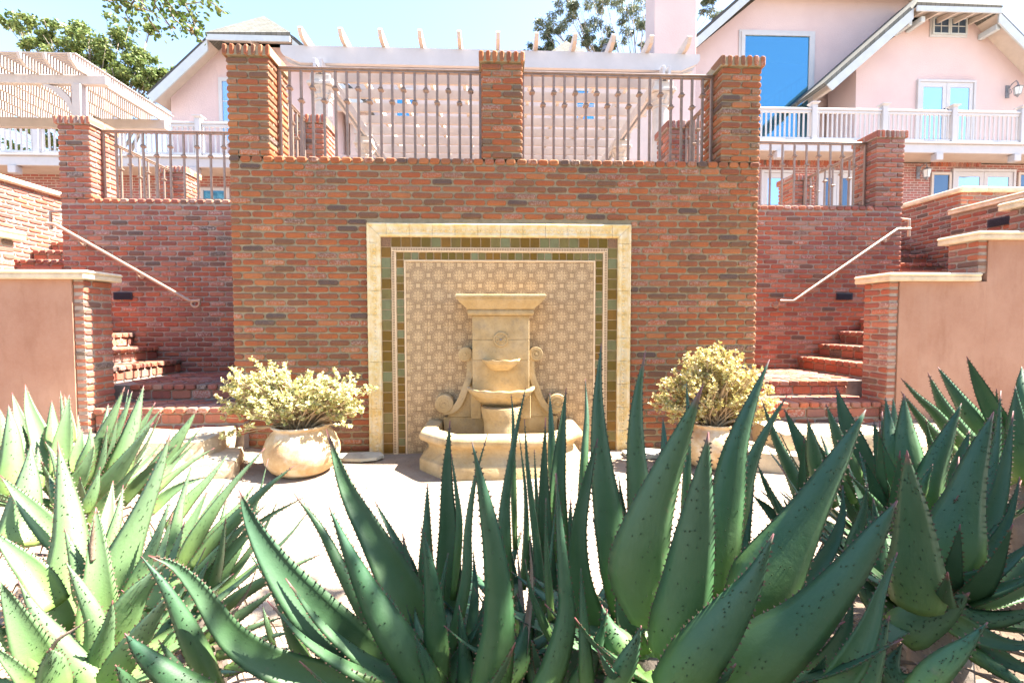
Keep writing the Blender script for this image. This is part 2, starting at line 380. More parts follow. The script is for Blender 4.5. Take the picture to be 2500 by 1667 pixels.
def leafmat(name, stops, rough=0.5, trans=0.25, var=True):
    t = NT(name); r = t.rnd(); c = t.ramp(r, stops)
    t.out(c, rough, 0.35)
    if trans:
        tr = t.nd('ShaderNodeBsdfTranslucent'); t.lk(c, tr.inputs[0]); mx = t.nd('ShaderNodeMixShader'); mx.inputs[0].default_value = trans
        t.lk(t.b.outputs[0], mx.inputs[1]); t.lk(tr.outputs[0], mx.inputs[2]); t.lk(mx.outputs[0], t.n['Material Output'].inputs[0])
    return t.m
M['jade'] = leafmat('jade_leaf', [(0, (0.42,0.44,0.15)), (0.4, (0.56,0.55,0.24)), (0.75, (0.66,0.63,0.36)), (1, (0.52,0.42,0.16))], 0.4, 0.15)
M['jade2'] = leafmat('jade_leaf_warm', [(0, (0.46,0.42,0.12)), (0.4, (0.58,0.51,0.21)), (0.75, (0.66,0.58,0.32)), (1, (0.55,0.38,0.13))], 0.4, 0.15)
M['stem'] = simple('pale_stem', (0.42,0.31,0.19), 0.85, 0.3, 20)
M['oak'] = leafmat('oak_leaf', [(0, (0.055,0.10,0.02)), (0.5, (0.10,0.155,0.035)), (0.9, (0.16,0.19,0.05)), (1, (0.17,0.09,0.03))], 0.45, 0.35)
M['oak_far'] = leafmat('bright_leaf', [(0, (0.07,0.11,0.03)), (0.5, (0.14,0.19,0.05)), (1, (0.22,0.25,0.08))], 0.5, 0.35)
M['euc'] = leafmat('grey_green_leaf', [(0, (0.08,0.11,0.06)), (0.5, (0.14,0.165,0.09)), (1, (0.21,0.21,0.12))], 0.5, 0.3)
M['bark'] = simple('grey_bark', (0.20,0.16,0.13), 0.9, 0.35, 8, 0.5, 30)
M['bark2'] = simple('pale_bark', (0.36,0.30,0.25), 0.9, 0.3, 4, 0.3, 30)
# aloe leaf: blue green, yellower at the base, purple brown at the very tip
def aloe_mat(name, lo, mid, hi):
    t = NT(name); al = t.nd('ShaderNodeAttribute', attribute_name='along').outputs['Fac']
    r = t.rnd(); n = t.noise(9, 5, 0.6); n2 = t.noise(70, 4, 0.7); n3 = t.noise(28, 3, 0.5)
    al = t.math('ADD', al, t.math('MULTIPLY', t.math('SUBTRACT', r, 0.55), 0.07))
    c = t.ramp(al, [(0.0, lo), (0.36, mid), (0.8, hi), (0.93, tuple(q*0.9 for q in hi)), (0.965, (0.15,0.05,0.06)), (1.0, (0.26,0.03,0.06))])
    c = t.mix(t.math('MULTIPLY', t.val(r, 0.3, 1.0), 0.5), c, t.mix(0.55, c, (0.10,0.16,0.045)))
    c = t.mix(t.math('MULTIPLY', t.val(n, 0.35, 0.75), 0.4), c, t.mix(0.5, c, (0.15,0.21,0.14)))
    c = t.mix(t.math('MULTIPLY', t.val(n2, 0.55, 0.75), 0.25), c, (0.05,0.10,0.05))
    c = t.mix(t.math('MULTIPLY', t.val(n3, 0.68, 0.76), 0.4), c, (0.12,0.11,0.06))
    c = t.mix(t.math('MULTIPLY', t.val(t.noise(3.2, 3, 0.5), 0.35, 0.7), 0.35), c, t.mix(0.6, c, (0.02,0.055,0.035)))
    t.bump(t.math('ADD', n2, n3), 0.14, 0.006)
    return t.out(c, t.math('ADD', 0.42, t.math('MULTIPLY', n, 0.2)), 0.35)
M['aloe'] = aloe_mat('aloe_leaf_shaded', (0.11,0.19,0.036), (0.038,0.10,0.036), (0.025,0.076,0.040))  # darker copy: the tree's shade is put into the leaf colour
M['aloe_sunlit'] = aloe_mat('aloe_leaf_sunlit', (0.17,0.25,0.05), (0.125,0.215,0.08), (0.13,0.205,0.11))  # paler copy: the sunlight is put into the leaf colour
M['tooth'] = simple('aloe_tooth', (0.085,0.05,0.03), 0.5, 0.3, 40)
M['spine'] = simple('aloe_spine', (0.04,0.06,0.03), 0.5, 0.3, 40)
M['dead'] = simple('dry_leaf', (0.24,0.17,0.12), 0.9, 0.35, 14, 0.4, 60)
X0 = 0.073       # the axis of the fountain wall

# ------------------------------------------------------------------ bricks
_bc = {}
def brick_geo(mb, L, D, H, Mx, rn):
    """tumbled brick: rounded outline, pillowed face, open back"""
    j = lambda a: random.uniform(-a, a)
    cx = min(.017, L*.22, H*.30); cz = min(.013, H*.26); o = [(-L/2+cx, -H/2), (L/2-cx, -H/2), (L/2, -H/2+cz), (L/2, H/2-cz), (L/2-cx, H/2), (-L/2+cx, H/2), (-L/2, H/2-cz), (-L/2, -H/2+cz)]
    o = [(x+j(.0028), z+j(.0022)) for x, z in o]; i_ = min(.009, H*.17, L*.17); vs = []
    for x, z in o: vs.append(Vector((x, D/2, z)))
    for x, z in o: vs.append(Vector((x, -D/2+.010+j(.002), z)))
    for x, z in o: vs.append(Vector((x*(1-2*i_/L), -D/2+j(.0018), z*(1-2*i_/H))))
    if Mx is not None: vs = [Mx @ v for v in vs]
    b = len(mb.v); mb.v += [tuple(v) for v in vs]
    for k in range(8):
        k2 = (k+1) % 8
        mb.f.append((b+k, b+k2, b+8+k2, b+8+k)); mb.m.append(1); mb.rn.append(rn)
        mb.f.append((b+8+k, b+8+k2, b+16+k2, b+16+k)); mb.m.append(1); mb.rn.append(rn)
    mb.f.append(tuple(b+16+k for k in range(8))); mb.m.append(0); mb.rn.append(rn)
    mb.f.append(tuple(b+k for k in reversed(range(8)))); mb.m.append(1); mb.rn.append(rn)
    if rn: mb.has = True
def brick_mesh(L, D, H, mats, v):
    k = (round(L, 3), round(D, 3), round(H, 3), mats[0].name, v)
    if k not in _bc:
        mb = MB(); brick_geo(mb, L, D, H, None, 0.0); _bc[k] = mb.mesh('brick', mats)
    return _bc[k]
def q5(x): return max(0.03, round(x/0.012)*0.012)
def emit(parent, specs, mats, cap=300, name='brick'):
    """specs: (centre, U, N, L, D, H); the largest in view become parts, the rest one part"""
    def size(s):
        d = s[0]-CAM; zc = max(0.3, d.dot(FW)); n = s[2]
        return s[3]*s[5]*max(0.05, -n.dot(d.normalized()))/zc**2
    specs = sorted(specs, key=size, reverse=True)
    rest = MB()
    for i, (c, U, N, L, D, H) in enumerate(specs):
        Z = U.cross(-N); Mx = Matrix(((U.x, -N.x, Z.x, c.x), (U.y, -N.y, Z.y, c.y), (U.z, -N.z, Z.z, c.z), (0,0,0,1)))
        Mx = Mx @ Matrix.Rotation(random.uniform(-.012, .012), 4, 'Y') @ Matrix.Rotation(random.uniform(-.012, .012), 4, 'Z')
        if i < cap:
            me = brick_mesh(L, D, H, mats, random.randrange(6))
            inst(name, me, parent, Mx)
        else:
            brick_geo(rest, L, D, H, Mx, random.uniform(.01, .99))
    if rest.v: rest.build(name, mats, parent, kind='stuff')
CO, BL = 0.07, 0.2185
def field(O, U, N, W, H, holes=(), depth=0.1, half0=False, course=CO, endL=False, endR=False, jit=0.0035):
    O, U, N = Vector(O), Vector(U).normalized(), Vector(N).normalized(); out = []
    nrow = max(1, int(round(H/course)))
    for r in range(nrow):
        z = r*course + course/2
        x = 0.0; odd = (r % 2 == 1) != half0
        first = True
        while x < W-0.03:
            L = BL/2 if (odd and first) else BL*random.uniform(0.975, 1.025)
            e = min(x+L, W)
            if W-e < 0.045: e = W
            segs = [(x, e)]
            for (h0, h1, k0, k1) in holes:
                if k0 < z+course*0.4 and k1 > z-course*0.4:
                    ns = []
                    for a, b in segs:
                        if b <= h0 or a >= h1: ns.append((a, b)); continue
                        if a < h0: ns.append((a, h0))
                        if b > h1: ns.append((h1, b))
                    segs = ns
            for a, b in segs:
                if b-a < 0.035: continue
                l = q5(b-a-0.011) if abs((b-a)-BL) > 0.008 else 0.205
                d = depth
                if (endL and a == 0.0) or (endR and b >= W-1e-6):
                    d = 0.207 if (b-a) < 0.15 else depth
                c = O + U*((a+b)/2) + Vector((0,0,z)) + N*(random.uniform(-jit, jit) - d/2)
                out.append((c, U, N, l, d, course-0.0145 + random.uniform(-.002, .002)*0))
            x = e; first = False
    return out
def headers(O, U, N, W, pitch=0.105, h=0.058, d=0.2, proud=0.008):
    O, U, N = Vector(O), Vector(U).normalized(), Vector(N).normalized(); n = int(round(W/pitch)); p = W/n
    return [(O + U*(p*(i+.5)) + Vector((0,0,h/2)) + N*(proud - d/2 + random.uniform(-.004, .004)), U, N, p-0.014, d, h) for i in range(n)]
ux, uy = Vector((1,0,0)), Vector((0,1,0)); nf = Vector((0,-1,0))

def pier(label, x, y, z0, z1, mats, mort, w=0.43, group='brick piers along the terrace edge'):
    """square brick pier, lower-front-left corner x,y; bonded courses and a rowlock cap"""
    th = thing('brick_pier', label, 'brick pier', (x+w/2, y+w/2, z0), group)
    mb = MB(); mb.box((x+.014, y+.014, z0), (x+w-.014, y+w-.014, z1-.05)); specs = []
    zc = z1-0.115; n = int(round((zc-z0)/CO)); co = (zc-z0)/n
    for r in range(n):
        zz = z0+co*(r+.5); b = 0.1; L = (w-0.012)/2; mid = w-2*b-0.024
        if r % 2:
            for k in range(2):
                specs.append((Vector((x+L/2+k*(L+.012), y+b/2, zz)), ux, nf, L, b, .057))
                specs.append((Vector((x+L/2+k*(L+.012), y+w-b/2, zz)), ux, nf, L, b, .057))
            specs.append((Vector((x+b/2, y+w/2, zz)), uy, Vector((-1,0,0)), mid, b, .057))
            specs.append((Vector((x+w-b/2, y+w/2, zz)), -uy, Vector((1,0,0)), mid, b, .057))
        else:
            for k in range(2):
                specs.append((Vector((x+b/2, y+L/2+k*(L+.012), zz)), uy, Vector((-1,0,0)), L, b, .057))
                specs.append((Vector((x+w-b/2, y+L/2+k*(L+.012), zz)), -uy, Vector((1,0,0)), L, b, .057))
            specs.append((Vector((x+w/2, y+b/2, zz)), ux, nf, mid, b, .057))
            specs.append((Vector((x+w/2, y+w-b/2, zz)), ux, nf, mid, b, .057))
    o = .035; cw = w+2*o; p = cw/7
    mb.box((x-o+.012, y-o+.016, zc+.004), (x+w+o-.012, y+w+o-.016, z1-.022))
    for i in range(7):
        for k in range(2):
            specs.append((Vector((x-o+p*(i+.5), y-o+cw/4+k*cw/2, zc+.058+random.uniform(-.003, .003))), ux, nf, p-.022, cw/2-.012, .106))
    mb.build('mortar', mort, th)
    emit(th, specs, mats)
    return th

XL, XR = -2.712, 2.858          # ends of the fountain wall
WT = 3.10                       # terrace edge
PX0, PX1, PZ = -1.312, 1.459, 2.418   # tiled panel
# ------------------------------------------------------------------ ground
def wob(x, y): return 0.018*math.sin(1.7*x+0.6*y)+0.012*math.sin(3.1*y-1.1*x+1)+0.01*mnoise.noise(Vector((x*2, y*2, 0)))
g = MB(); xs = [-300, -120, -50, -20, -12] + [-9+0.25*i for i in range(73)] + [12, 20, 50, 120, 300]; ys = [-300, -120, -50, -20, -12] + [-8+0.25*i for i in range(41)] + [6, 12, 30, 80, 300]
for yy in ys:
    for xx in xs:
        d = max(0, abs(xx-X0)-2.2)
        rise = min(0.30, 0.16*d) if yy > -1.8 else max(0, min(0.30, 0.16*d)*(1-(-1.8-yy)))
        g.v.append((xx, yy, (wob(xx, yy)*(1 if abs(xx) < 9 and abs(yy) < 9 else 0)) + rise))
for j in range(len(ys)-1):
    for i in range(len(xs)-1):
        a = j*len(xs)+i; g.f.append((a, a+1, a+1+len(xs), a+len(xs))); g.m.append(0); g.rn.append(0)
o = g.build('ground', M['sand'], None, True); o['kind'] = 'structure'
bed = MB(); nb = 26
for j in range(nb+1):
    for i in range(nb+1):
        x = -.35+3.9*i/nb; y = -5.6+(2.75+.5*max(0, min(1, (i/nb-.22)*8)))*j/nb; e = min(i, nb-i, j, nb-j)/nb*6; hgt = min(1, e)
        bed.v.append((x+.18*mnoise.noise(Vector((x*2, y*2, 3))), y+.15*mnoise.noise(Vector((x*2, y*2, 9))), -.05+wob(x, y)+.12*hgt+.03*mnoise.noise(Vector((x*6, y*6, 1)))*hgt))
for j in range(nb):
    for i in range(nb):
        a = j*(nb+1)+i; bed.f.append((a, a+1, a+nb+2, a+nb+1)); bed.m.append(0); bed.rn.append(0)
o = bed.build('shade_bed', M['soil'], None, True); o['kind'] = 'structure'  # dark sheet added so gaps under the aloes look shaded
ter = MB(); ter.box((XL+.05, 0.12, 0.0), (XR-.05, 1.8, 3.0)); ter.box((-5.8, 1.82, 0.0), (5.95, 60, 3.0)); ter.box((-40, 5.0, 0.0), (-5.9, 60, 3.02)); ter.box((6.05, 5.0, 0.0), (40, 60, 3.02))
M['paving'] = simple('terrace_paving', (0.27,0.185,0.14), 0.9, 0.15, 5, 0.2, 40)
o = ter.build('upper_terrace', M['paving']); o['kind'] = 'structure'

# ------------------------------------------------------------------ fountain wall
fw = thing('fountain_wall', 'tall weathered brick retaining wall behind the stone fountain', 'brick wall', (X0, 0, 0))
mb = MB(); m_ = 0.013
mb.box((XL+m_, m_, -.1), (PX0-.01, .12, WT-.03)); mb.box((PX0-.01, m_, PZ+.0), (PX1+.01, .12, WT-.03)); mb.box((PX1+.01, m_, -.1), (XR-m_, .12, WT-.03)); mb.box((PX0-.01, .04, -.1), (PX1+.01, .12, PZ))
mb.build('mortar', M['mortar'], fw)
W = XR-XL
sp_ = field((XL, 0, 0.02-.07), ux, nf, W, 3.08, holes=[(PX0-XL-.004, PX1-XL+.004, -1, PZ+.03+.02)], endL=True, endR=True)
sp_ += headers((XL, 0, WT-.062), ux, nf, W, 0.113, .06, .22, .006)
emit(fw, sp_, BM1)
for s, xx in ((-1, XL), (1, XR)):       # the side faces running back to the stair walls
    mb = MB(); a, b = (xx+m_, xx+.12) if s < 0 else (xx-.12, xx-m_)
    mb.box((a, .125, -.1), (b, 1.8, WT-.03)); mb.build('side_mortar', M['mortar'], fw)
    O = (xx, .112, .02-.07) if s > 0 else (xx, 1.69, .02-.07)
    emit(fw, field(O, uy*s, Vector((s,0,0)), 1.578, 3.08), BM1, cap=0)

PT = 4.205
pier('left tall brick pier at the corner of the fountain wall', XL, 0.0, WT, PT, BM1, M['mortar'])
pier('middle brick pier standing between the two long railings', X0-.215+.02, 0.0, WT, PT-.01, BM1, M['mortar'])
pier('right tall brick pier at the corner of the fountain wall', XR-.43, 0.0, WT, PT, BM1, M['mortar'])
pier('brick pier behind the left corner pier, below a white column', XL+.02, 1.45, WT, PT-.04, BM2, M['mortar2'])
pier('brick pier behind the right corner pier, below a white column', XR-.45, 1.45, WT, PT-.04, BM2, M['mortar2'])

# ------------------------------------------------------------------ railings
def knuckle_mesh():
    mb = MB(); pr = [(.011, -.030), (.017, -.026), (.017, -.020), (.029, -.008), (.029, .002), (.015, .014), (.020, .017), (.020, .022), (.011, .026)]
    b = MB(); b.lathe([(r*1.45, z*.95) for r, z in pr], 0, 0, 0, 4, R(45), R(405)); return b.mesh('collar', M['rail'])
KN = knuckle_mesh(); _bal = {}
def railing(label, p0, p1, z0, z1, n, group='bronze metal railings along the terrace edge'):
    p0, p1 = Vector((*p0, 0)), Vector((*p1, 0)); L = (p1-p0).length; u = (p1-p0)/L
    th = thing('railing', label, 'railing', (p0.x, p0.y, z0), group)
    an = math.atan2(u.y, u.x); Rz = Matrix.Rotation(an, 4, 'Z')
    a = MB(); a.cbox((0, -.027, z1-.022), (L, .027, z1), .007, M=Matrix.Translation(p0) @ Rz)
    a.cbox((0, -.018, z1-.04), (L, .018, z1-.0225), .003, M=Matrix.Translation(p0) @ Rz); a.build('top_rail', M['rail'], th)
    a = MB(); a.cbox((0, -.017, z0), (L, .017, z0+.026), .004, M=Matrix.Translation(p0) @ Rz); a.build('bottom_rail', M['rail'], th)
    a = MB(); a.cbox((.0, -.015, z0-.02), (.03, .015, z1-.036), .004, M=Matrix.Translation(p0) @ Rz); a.build('end_bar', M['rail'], th)
    a = MB(); a.cbox((L-.03, -.015, z0-.02), (L, .015, z1-.036), .004, M=Matrix.Translation(p0) @ Rz); a.build('end_bar', M['rail'], th)
    h = z1-.036-z0-.026; key = round(h, 3)
    if key not in _bal:
        b = MB(); b.cbox((-.0128, -.0128, 0), (.0128, .0128, h), .003); _bal[key] = b.mesh('baluster', M['rail'])
    for i in range(n):
        p = p0 + u*(L*(i+1)/(n+1)); Mx = Matrix.Translation((p.x, p.y, z0+.026)) @ Rz
        bo = inst('baluster', _bal[key], th, Mx)
        k = bpy.data.objects.new('collar', KN); col.objects.link(k); k.parent = bo
        k.location = (0, 0, h*(.80 if i % 2 == 0 else .655))
    return th
RZ0, RZ1 = WT+.03, WT+1.0
xa_ = XL+.43; xm0, xm1 = X0-.195, X0+.235; xb_ = XR-.43
railing('long bronze railing between the left corner pier and the middle pier', (xa_, .2), (xm0, .2), RZ0, RZ1, 17)
railing('long bronze railing between the middle pier and the right corner pier', (xm1, .2), (xb_, .2), RZ0, RZ1, 17)
railing('short bronze railing running back from the left corner pier', (XL+.2, .43), (XL+.2, 1.45), RZ0, RZ1, 7)
railing('short bronze railing running back from the right corner pier', (XR-.2, .43), (XR-.2, 1.45), RZ0, RZ1, 7)

# ------------------------------------------------------------------ tiled panel
pn = thing('tiled_panel', 'tall patterned tile panel framed by green and brown glazed tiles', 'tile panel', (X0, -.01, 0))
def inst_box(name, lo, hi, c, mat, parent, rn=0): 
    b = MB(); b.cbox(lo, hi, c); return b.build(name, mat, parent)
FB = .138                                        # cream border
prof = [(0, .034), (.012, .042), (.022, .036), (.03, .028), (.05, .026), (.095, .024), (.108, .030), (.12, .034), (.132, .028), (FB, .018)]
def border_piece(p, q, out, m0, m1):             # moulded border: p->q outer edge, out = inward direction; mitred ends
    p, q, out = Vector(p), Vector(q), Vector(out); u = (q-p).normalized(); b = MB(); n = len(prof)
    for (d, h) in prof:
        for e, mt in ((p, m0), (q, m1)):
            sgn = 1 if e is p else -1
            b.v.append(tuple(e + out*d + u*(sgn*d*mt) + Vector((0, -h, 0))))
    for i in range(n-1): b.f.append((2*i, 2*i+1, 2*i+3, 2*i+2)); b.m.append(0); b.rn.append(0)
    k = len(b.v)
    for (d, h) in (prof[0], prof[-1]):
        for e, mt in ((p, m0), (q, m1)):
            sgn = 1 if e is p else -1
            b.v.append(tuple(e + out*d + u*(sgn*d*mt) + Vector((0, .04, 0))))
    for f in ((0, k, k+1, 1), (2*n-2, 2*n-1, k+3, k+2), (k, k+2, k+3, k+1)): b.f.append(f); b.m.append(0); b.rn.append(0)
    b.f.append(tuple([2*i for i in range(n)] + [k+2, k])); b.m.append(0); b.rn.append(0)
    b.f.append(tuple([2*i+1 for i in reversed(range(n))] + [k+1, k+3])); b.m.append(0); b.rn.append(0)
    w = (q-p).length                             # a row of small raised leaf shapes
    nn_ = max(1, int(w/.037)); 
    if m0 == 0 and m1 == 0:
        for i in range(nn_):
            c = p + u*(w*(i+.5)/nn_) + out*.074; s_ = .014
            v = [c+u*s_*1.05+Vector((0,-.024,0)), c+out*s_*1.3+Vector((0,-.024,0)), c-u*s_*1.05+Vector((0,-.024,0)), c-out*s_*1.3+Vector((0,-.024,0)), c+Vector((0,-.038,0))]
            b.add(v, [(0,1,4), (1,2,4), (2,3,4), (3,0,4)])
    b.build('border_tile', M['border'], pn)
pw = PX1-PX0; cw = .2; g_ = .0016
def run(p, q, out, first, last):
    p, q = Vector(p), Vector(q); L = (q-p).length; u = (q-p)/L
    n = int(round((L-(cw if first else 0)-(cw if last else 0))/.247)); st = [0]
    if first: st.append(cw)
    a = st[-1]; e = L-(cw if last else 0)
    for i in range(1, n+1): st.append(a+(e-a)*i/n)
    if last: st.append(L)
    for i in range(len(st)-1):
        border_piece(p+u*(st[i]+g_), p+u*(st[i+1]-g_), out, 1 if (first and i == 0) else 0, 1 if (last and i == len(st)-2) else 0)
run((PX0, 0, PZ), (PX1, 0, PZ), (0, 0, -1), True, True)
run((PX0, 0, -.02), (PX0, 0, PZ), (1, 0, 0), False, True)
run((PX1, 0, PZ), (PX1, 0, -.02), (-1, 0, 0), True, False)
b = MB(); b.box((PX0+FB-.006, -.004, -.03), (PX1-FB+.006, .041, PZ-FB+.006)); b.build('grout_bed', M['grout'], pn)
_tm = {}
def tile(w, h, x, z, mat, y=-.004, name='glazed_tile', t_=.008):
    k = (round(w, 3), round(h, 3), mat.name)
    if k not in _tm:
        bb = MB(); bb.cbox((-w/2, -t_, -h/2), (w/2, 0, h/2), .0022); _tm[k] = bb.mesh(name, mat)
    return inst(name, _tm[k], pn, Matrix.Translation((x, y, z)))
def frame_tiles(x0, x1, z1, s, n_top, n_side, ws):
    z0 = 0.0; p = (x1-x0-2*s)/n_top; ps = (z1-s-z0)/n_side
    for xx, nm in ((x0+s/2, 0), (x1-s/2, 0)): tile(s-.0085, s-.0085, xx, z1-s/2, ws, name='corner_tile')
    for i in range(n_top): tile(p-.0085, s-.0085, x0+s+p*(i+.5), z1-s/2, M['glaze'])
    for i in range(n_side):
        for xx in (x0+s/2, x1-s/2): tile(s-.0085, ps-.0085, xx, z0+ps*(i+.5), M['glaze'])
ax0, ax1, az = PX0+FB+.002, PX1-FB-.002, PZ-FB-.002; S1 = .104
M['corner'] = simple('brown_relief_tile', (0.20,0.11,0.055), 0.6, 0.6, 90, 0.6, 90)
frame_tiles(ax0, ax1, az, S1, 22, 20, M['corner'])
rx0, rx1, rz = ax0+S1+.003, ax1-S1-.003, az-S1-.003
for (lo, hi) in (((rx0, -.016, rz-.046), (rx1, -.002, rz)), ((rx0, -.0155, -.02), (rx0+.046, -.002, rz-.0465)), ((rx1-.046, -.0155, -.02), (rx1, -.002, rz-.0465))):
    inst_box('rope_liner', lo, hi, .003, M['liner'], pn)
dk = MB(); L_ = rx1-rx0-.02; n_ = int(L_/.0172)                    # dark dashes of the striped liner
for i in range(n_): 
    cx = rx0+.012+L_*(i+.5)/n_; dk.box((cx-.0045, -.0178, rz-.030), (cx+.0045, -.0158, rz-.007))
n_ = int((rz-.05)/.0172)
for i in range(n_):
    cz = .01+(rz-.05)*(i+.5)/n_
    for cx in (rx0+.0185, rx1-.0185): dk.box((cx-.0115, -.0173, cz-.0045), (cx+.0115, -.0153, cz+.0045))
dk.build('liner_stripe', M['liner_dark'], pn, kind='stuff')
bx0, bx1, bz = rx0+.049, rx1-.049, rz-.049; S2 = .078
frame_tiles(bx0, bx1, bz, S2, 26, 25, M['glaze'])
lx0, lx1, lz = bx0+S2+.002, bx1-S2-.002, bz-S2-.002
for (lo, hi) in (((lx0, -.016, lz-.018), (lx1, -.002, lz)), ((lx0, -.0155, -.02), (lx0+.018, -.002, lz-.0185)), ((lx1-.018, -.0155, -.02), (lx1, -.002, lz-.0185))):
    inst_box('pencil_liner', lo, hi, .004, M['liner'], pn)
fx0, fx1, fz = lx0+.019, lx1-.019, lz-.019
nx_, nz_ = 9, 9; tw, th_ = (fx1-fx0)/nx_, fz/nz_
for i in range(nx_):
    for j in range(nz_): tile(tw-.0006, th_-.0006, fx0+tw*(i+.5), th_*(j+.5), M['field_tile'], -.002, 'field_tile', .006)

# ------------------------------------------------------------------ stone fountain
ft = thing('stone_fountain', 'carved stone wall fountain with scrolls, two shell bowls and a wide basin', 'fountain', (X0, -.4, 0))
def outline_loft(levels, name, mat=M['stone'], parent=ft, cap=True, smooth=True):
    """levels: list of polygon rings (same count) from bottom to top"""
    b = MB(); n = len(levels[0])
    for ring in levels: b.v += [tuple(p) for p in ring]
    for i in range(len(levels)-1):
        for k in range(n):
            k2 = (k+1) % n; b.f.append((i*n+k, i*n+k2, (i+1)*n+k2, (i+1)*n+k)); b.m.append(0); b.rn.append(0)
    if cap:
        b.f.append(tuple(reversed(range(n)))); b.f.append(tuple((len(levels)-1)*n+k for k in range(n))); b.m += [0, 0]; b.rn += [0, 0]
    o = b.build(name, mat, parent)
    return shade_by_angle(o, 50) if smooth else o
def slab_ring(hw, front, back, z, ch=.0): return [(X0-hw, back, z), (X0-hw, front, z), (X0+hw, front, z), (X0+hw, back, z)]
yb = -.005
# cornice: overhanging top with curved underside
prof_c = [(.335, .215, 1.522), (.345, .225, 1.53), (.36, .235, 1.545), (.395, .255, 1.575), (.425, .28, 1.605), (.437, .29, 1.622), (.437, .29, 1.632), (.452, .302, 1.636), (.456, .306, 1.65), (.452, .302, 1.664), (.44, .29, 1.668)]
outline_loft([slab_ring(a, -f, yb, z) for a, f, z in prof_c], 'cornice')
prof_n = [(.318, .200, 1.458), (.332, .212, 1.464), (.338, .218, 1.48), (.338, .218, 1.495), (.332, .212, 1.51), (.322, .202, 1.518), (.322, .202, 1.5215)]
outline_loft([slab_ring(a, -f, yb, z) for a, f, z in prof_n], 'neck_moulding')
zz = [0.40, 0.66, 0.663, 1.0, 1.003, 1.21, 1.213, 1.457]
for i in range(0, 8, 2):
    bb = MB(); bb.cbox((X0-.292, -.175, zz[i]+(0 if i == 0 else .0)), (X0+.292, yb, zz[i+1]), .004); bb.build('shaft_block', M['stone'], ft)
bb = MB(); bb.box((X0-.285, -.168, .41), (X0+.285, yb-.004, 1.45)); bb.build('shaft_core', M['stone'], ft)
for s in (-1, 1):                                 # narrow pilaster base below the shaft
    bb = MB(); bb.cbox((X0+s*.255-.05, -.19, .40), (X0+s*.255+.05, -.1745, .64), .004); bb.build('pilaster', M['stone'], ft)
# rosette and spout
b = MB()
def disc_ring(mb, prof_, cx, cz, y0, n=28, mi=0):
    base = len(mb.v)
    for r_, h_ in prof_:
        for k in range(n):
            an = 2*math.pi*k/n; mb.v.append((cx+r_*math.cos(an), y0-h_, cz+r_*math.sin(an)))
    for i in range(len(prof_)-1):
        for k in range(n):
            k2 = (k+1) % n; mb.f.append((base+i*n+k, base+(i+1)*n+k, base+(i+1)*n+k2, base+i*n+k2)); mb.m.append(mi); mb.rn.append(0)
    mb.f.append(tuple(base+(len(prof_)-1)*n+k for k in range(n))); mb.m.append(mi); mb.rn.append(0)
disc_ring(b, [(.078, 0), (.078, .012), (.072, .018), (.062, .018), (.058, .012), (.035, .014), (.02, .02), (.016, .016)], X0, 1.215, -.1745)
ro = shade_by_angle(b.build('rosette', M['stone'], ft), 40)
for k in range(8):
    an = 2*math.pi*k/8+.39; c, s = math.cos(an), math.sin(an)
    pb = MB(); cx, cz = X0+.039*c, 1.215+.039*s
    vs = [(cx+.019*c, -.189, cz+.019*s), (cx-.011*s, -.189, cz+.011*c), (cx-.019*c, -.189, cz-.019*s), (cx+.011*s, -.189, cz-.011*c), (cx, -.197, cz)]
    pb.add(vs, [(0,1,4), (1,2,4), (2,3,4), (3,0,4)]); pb.build('petal', M['stone'], ro)
b = MB(); b.tube([(X0, -.185, 1.215), (X0, -.222, 1.213)], .009, 10); b.build('spout', M['iron'], ft)
# half-round bowls: solid of revolution, front half, with scalloped rim
def bowl(name, R_, z_top, h, squash, yc, ribs):
    b = MB(); n = 40
    pr = [(.28, -h), (.42, -h), (.55, -h*.9), (.72, -h*.68), (.86, -h*.42), (.90, -h*.36), (.90, -h*.33), (.97, -h*.2), (1.0, -h*.1), (1.0, -.006), (.985, 0), (.90, -.002), (.86, -.018), (.6, -h*.42), (.2, -h*.5), (.0, -h*.52)]
    for (r_, z_) in pr:
        for k in range(n+1):
            an = math.pi + math.pi*k/n; rr = r_*R_*(1 + (0.012*math.cos(ribs*an) if r_ > .9 else 0))
            zz_ = z_ + (0.004*math.cos(ribs*an) if r_ > .84 and z_ > -.03 else 0)
            b.v.append((X0+rr*math.cos(an), yc+rr*squash*math.sin(an), z_top+zz_))
    m = n+1
    for i in range(len(pr)-1):
        for k in range(n): b.f.append((i*m+k, i*m+k+1, (i+1)*m+k+1, (i+1)*m+k)); b.m.append(0); b.rn.append(0)
    return shade_by_angle(b.build(name, M['stone'], ft), 50)
bowl('small_bowl', .197, 1.015, .115, 1.0, -.172, 9)
bowl('large_bowl', .345, .725, .19, .95, -.172, 12)
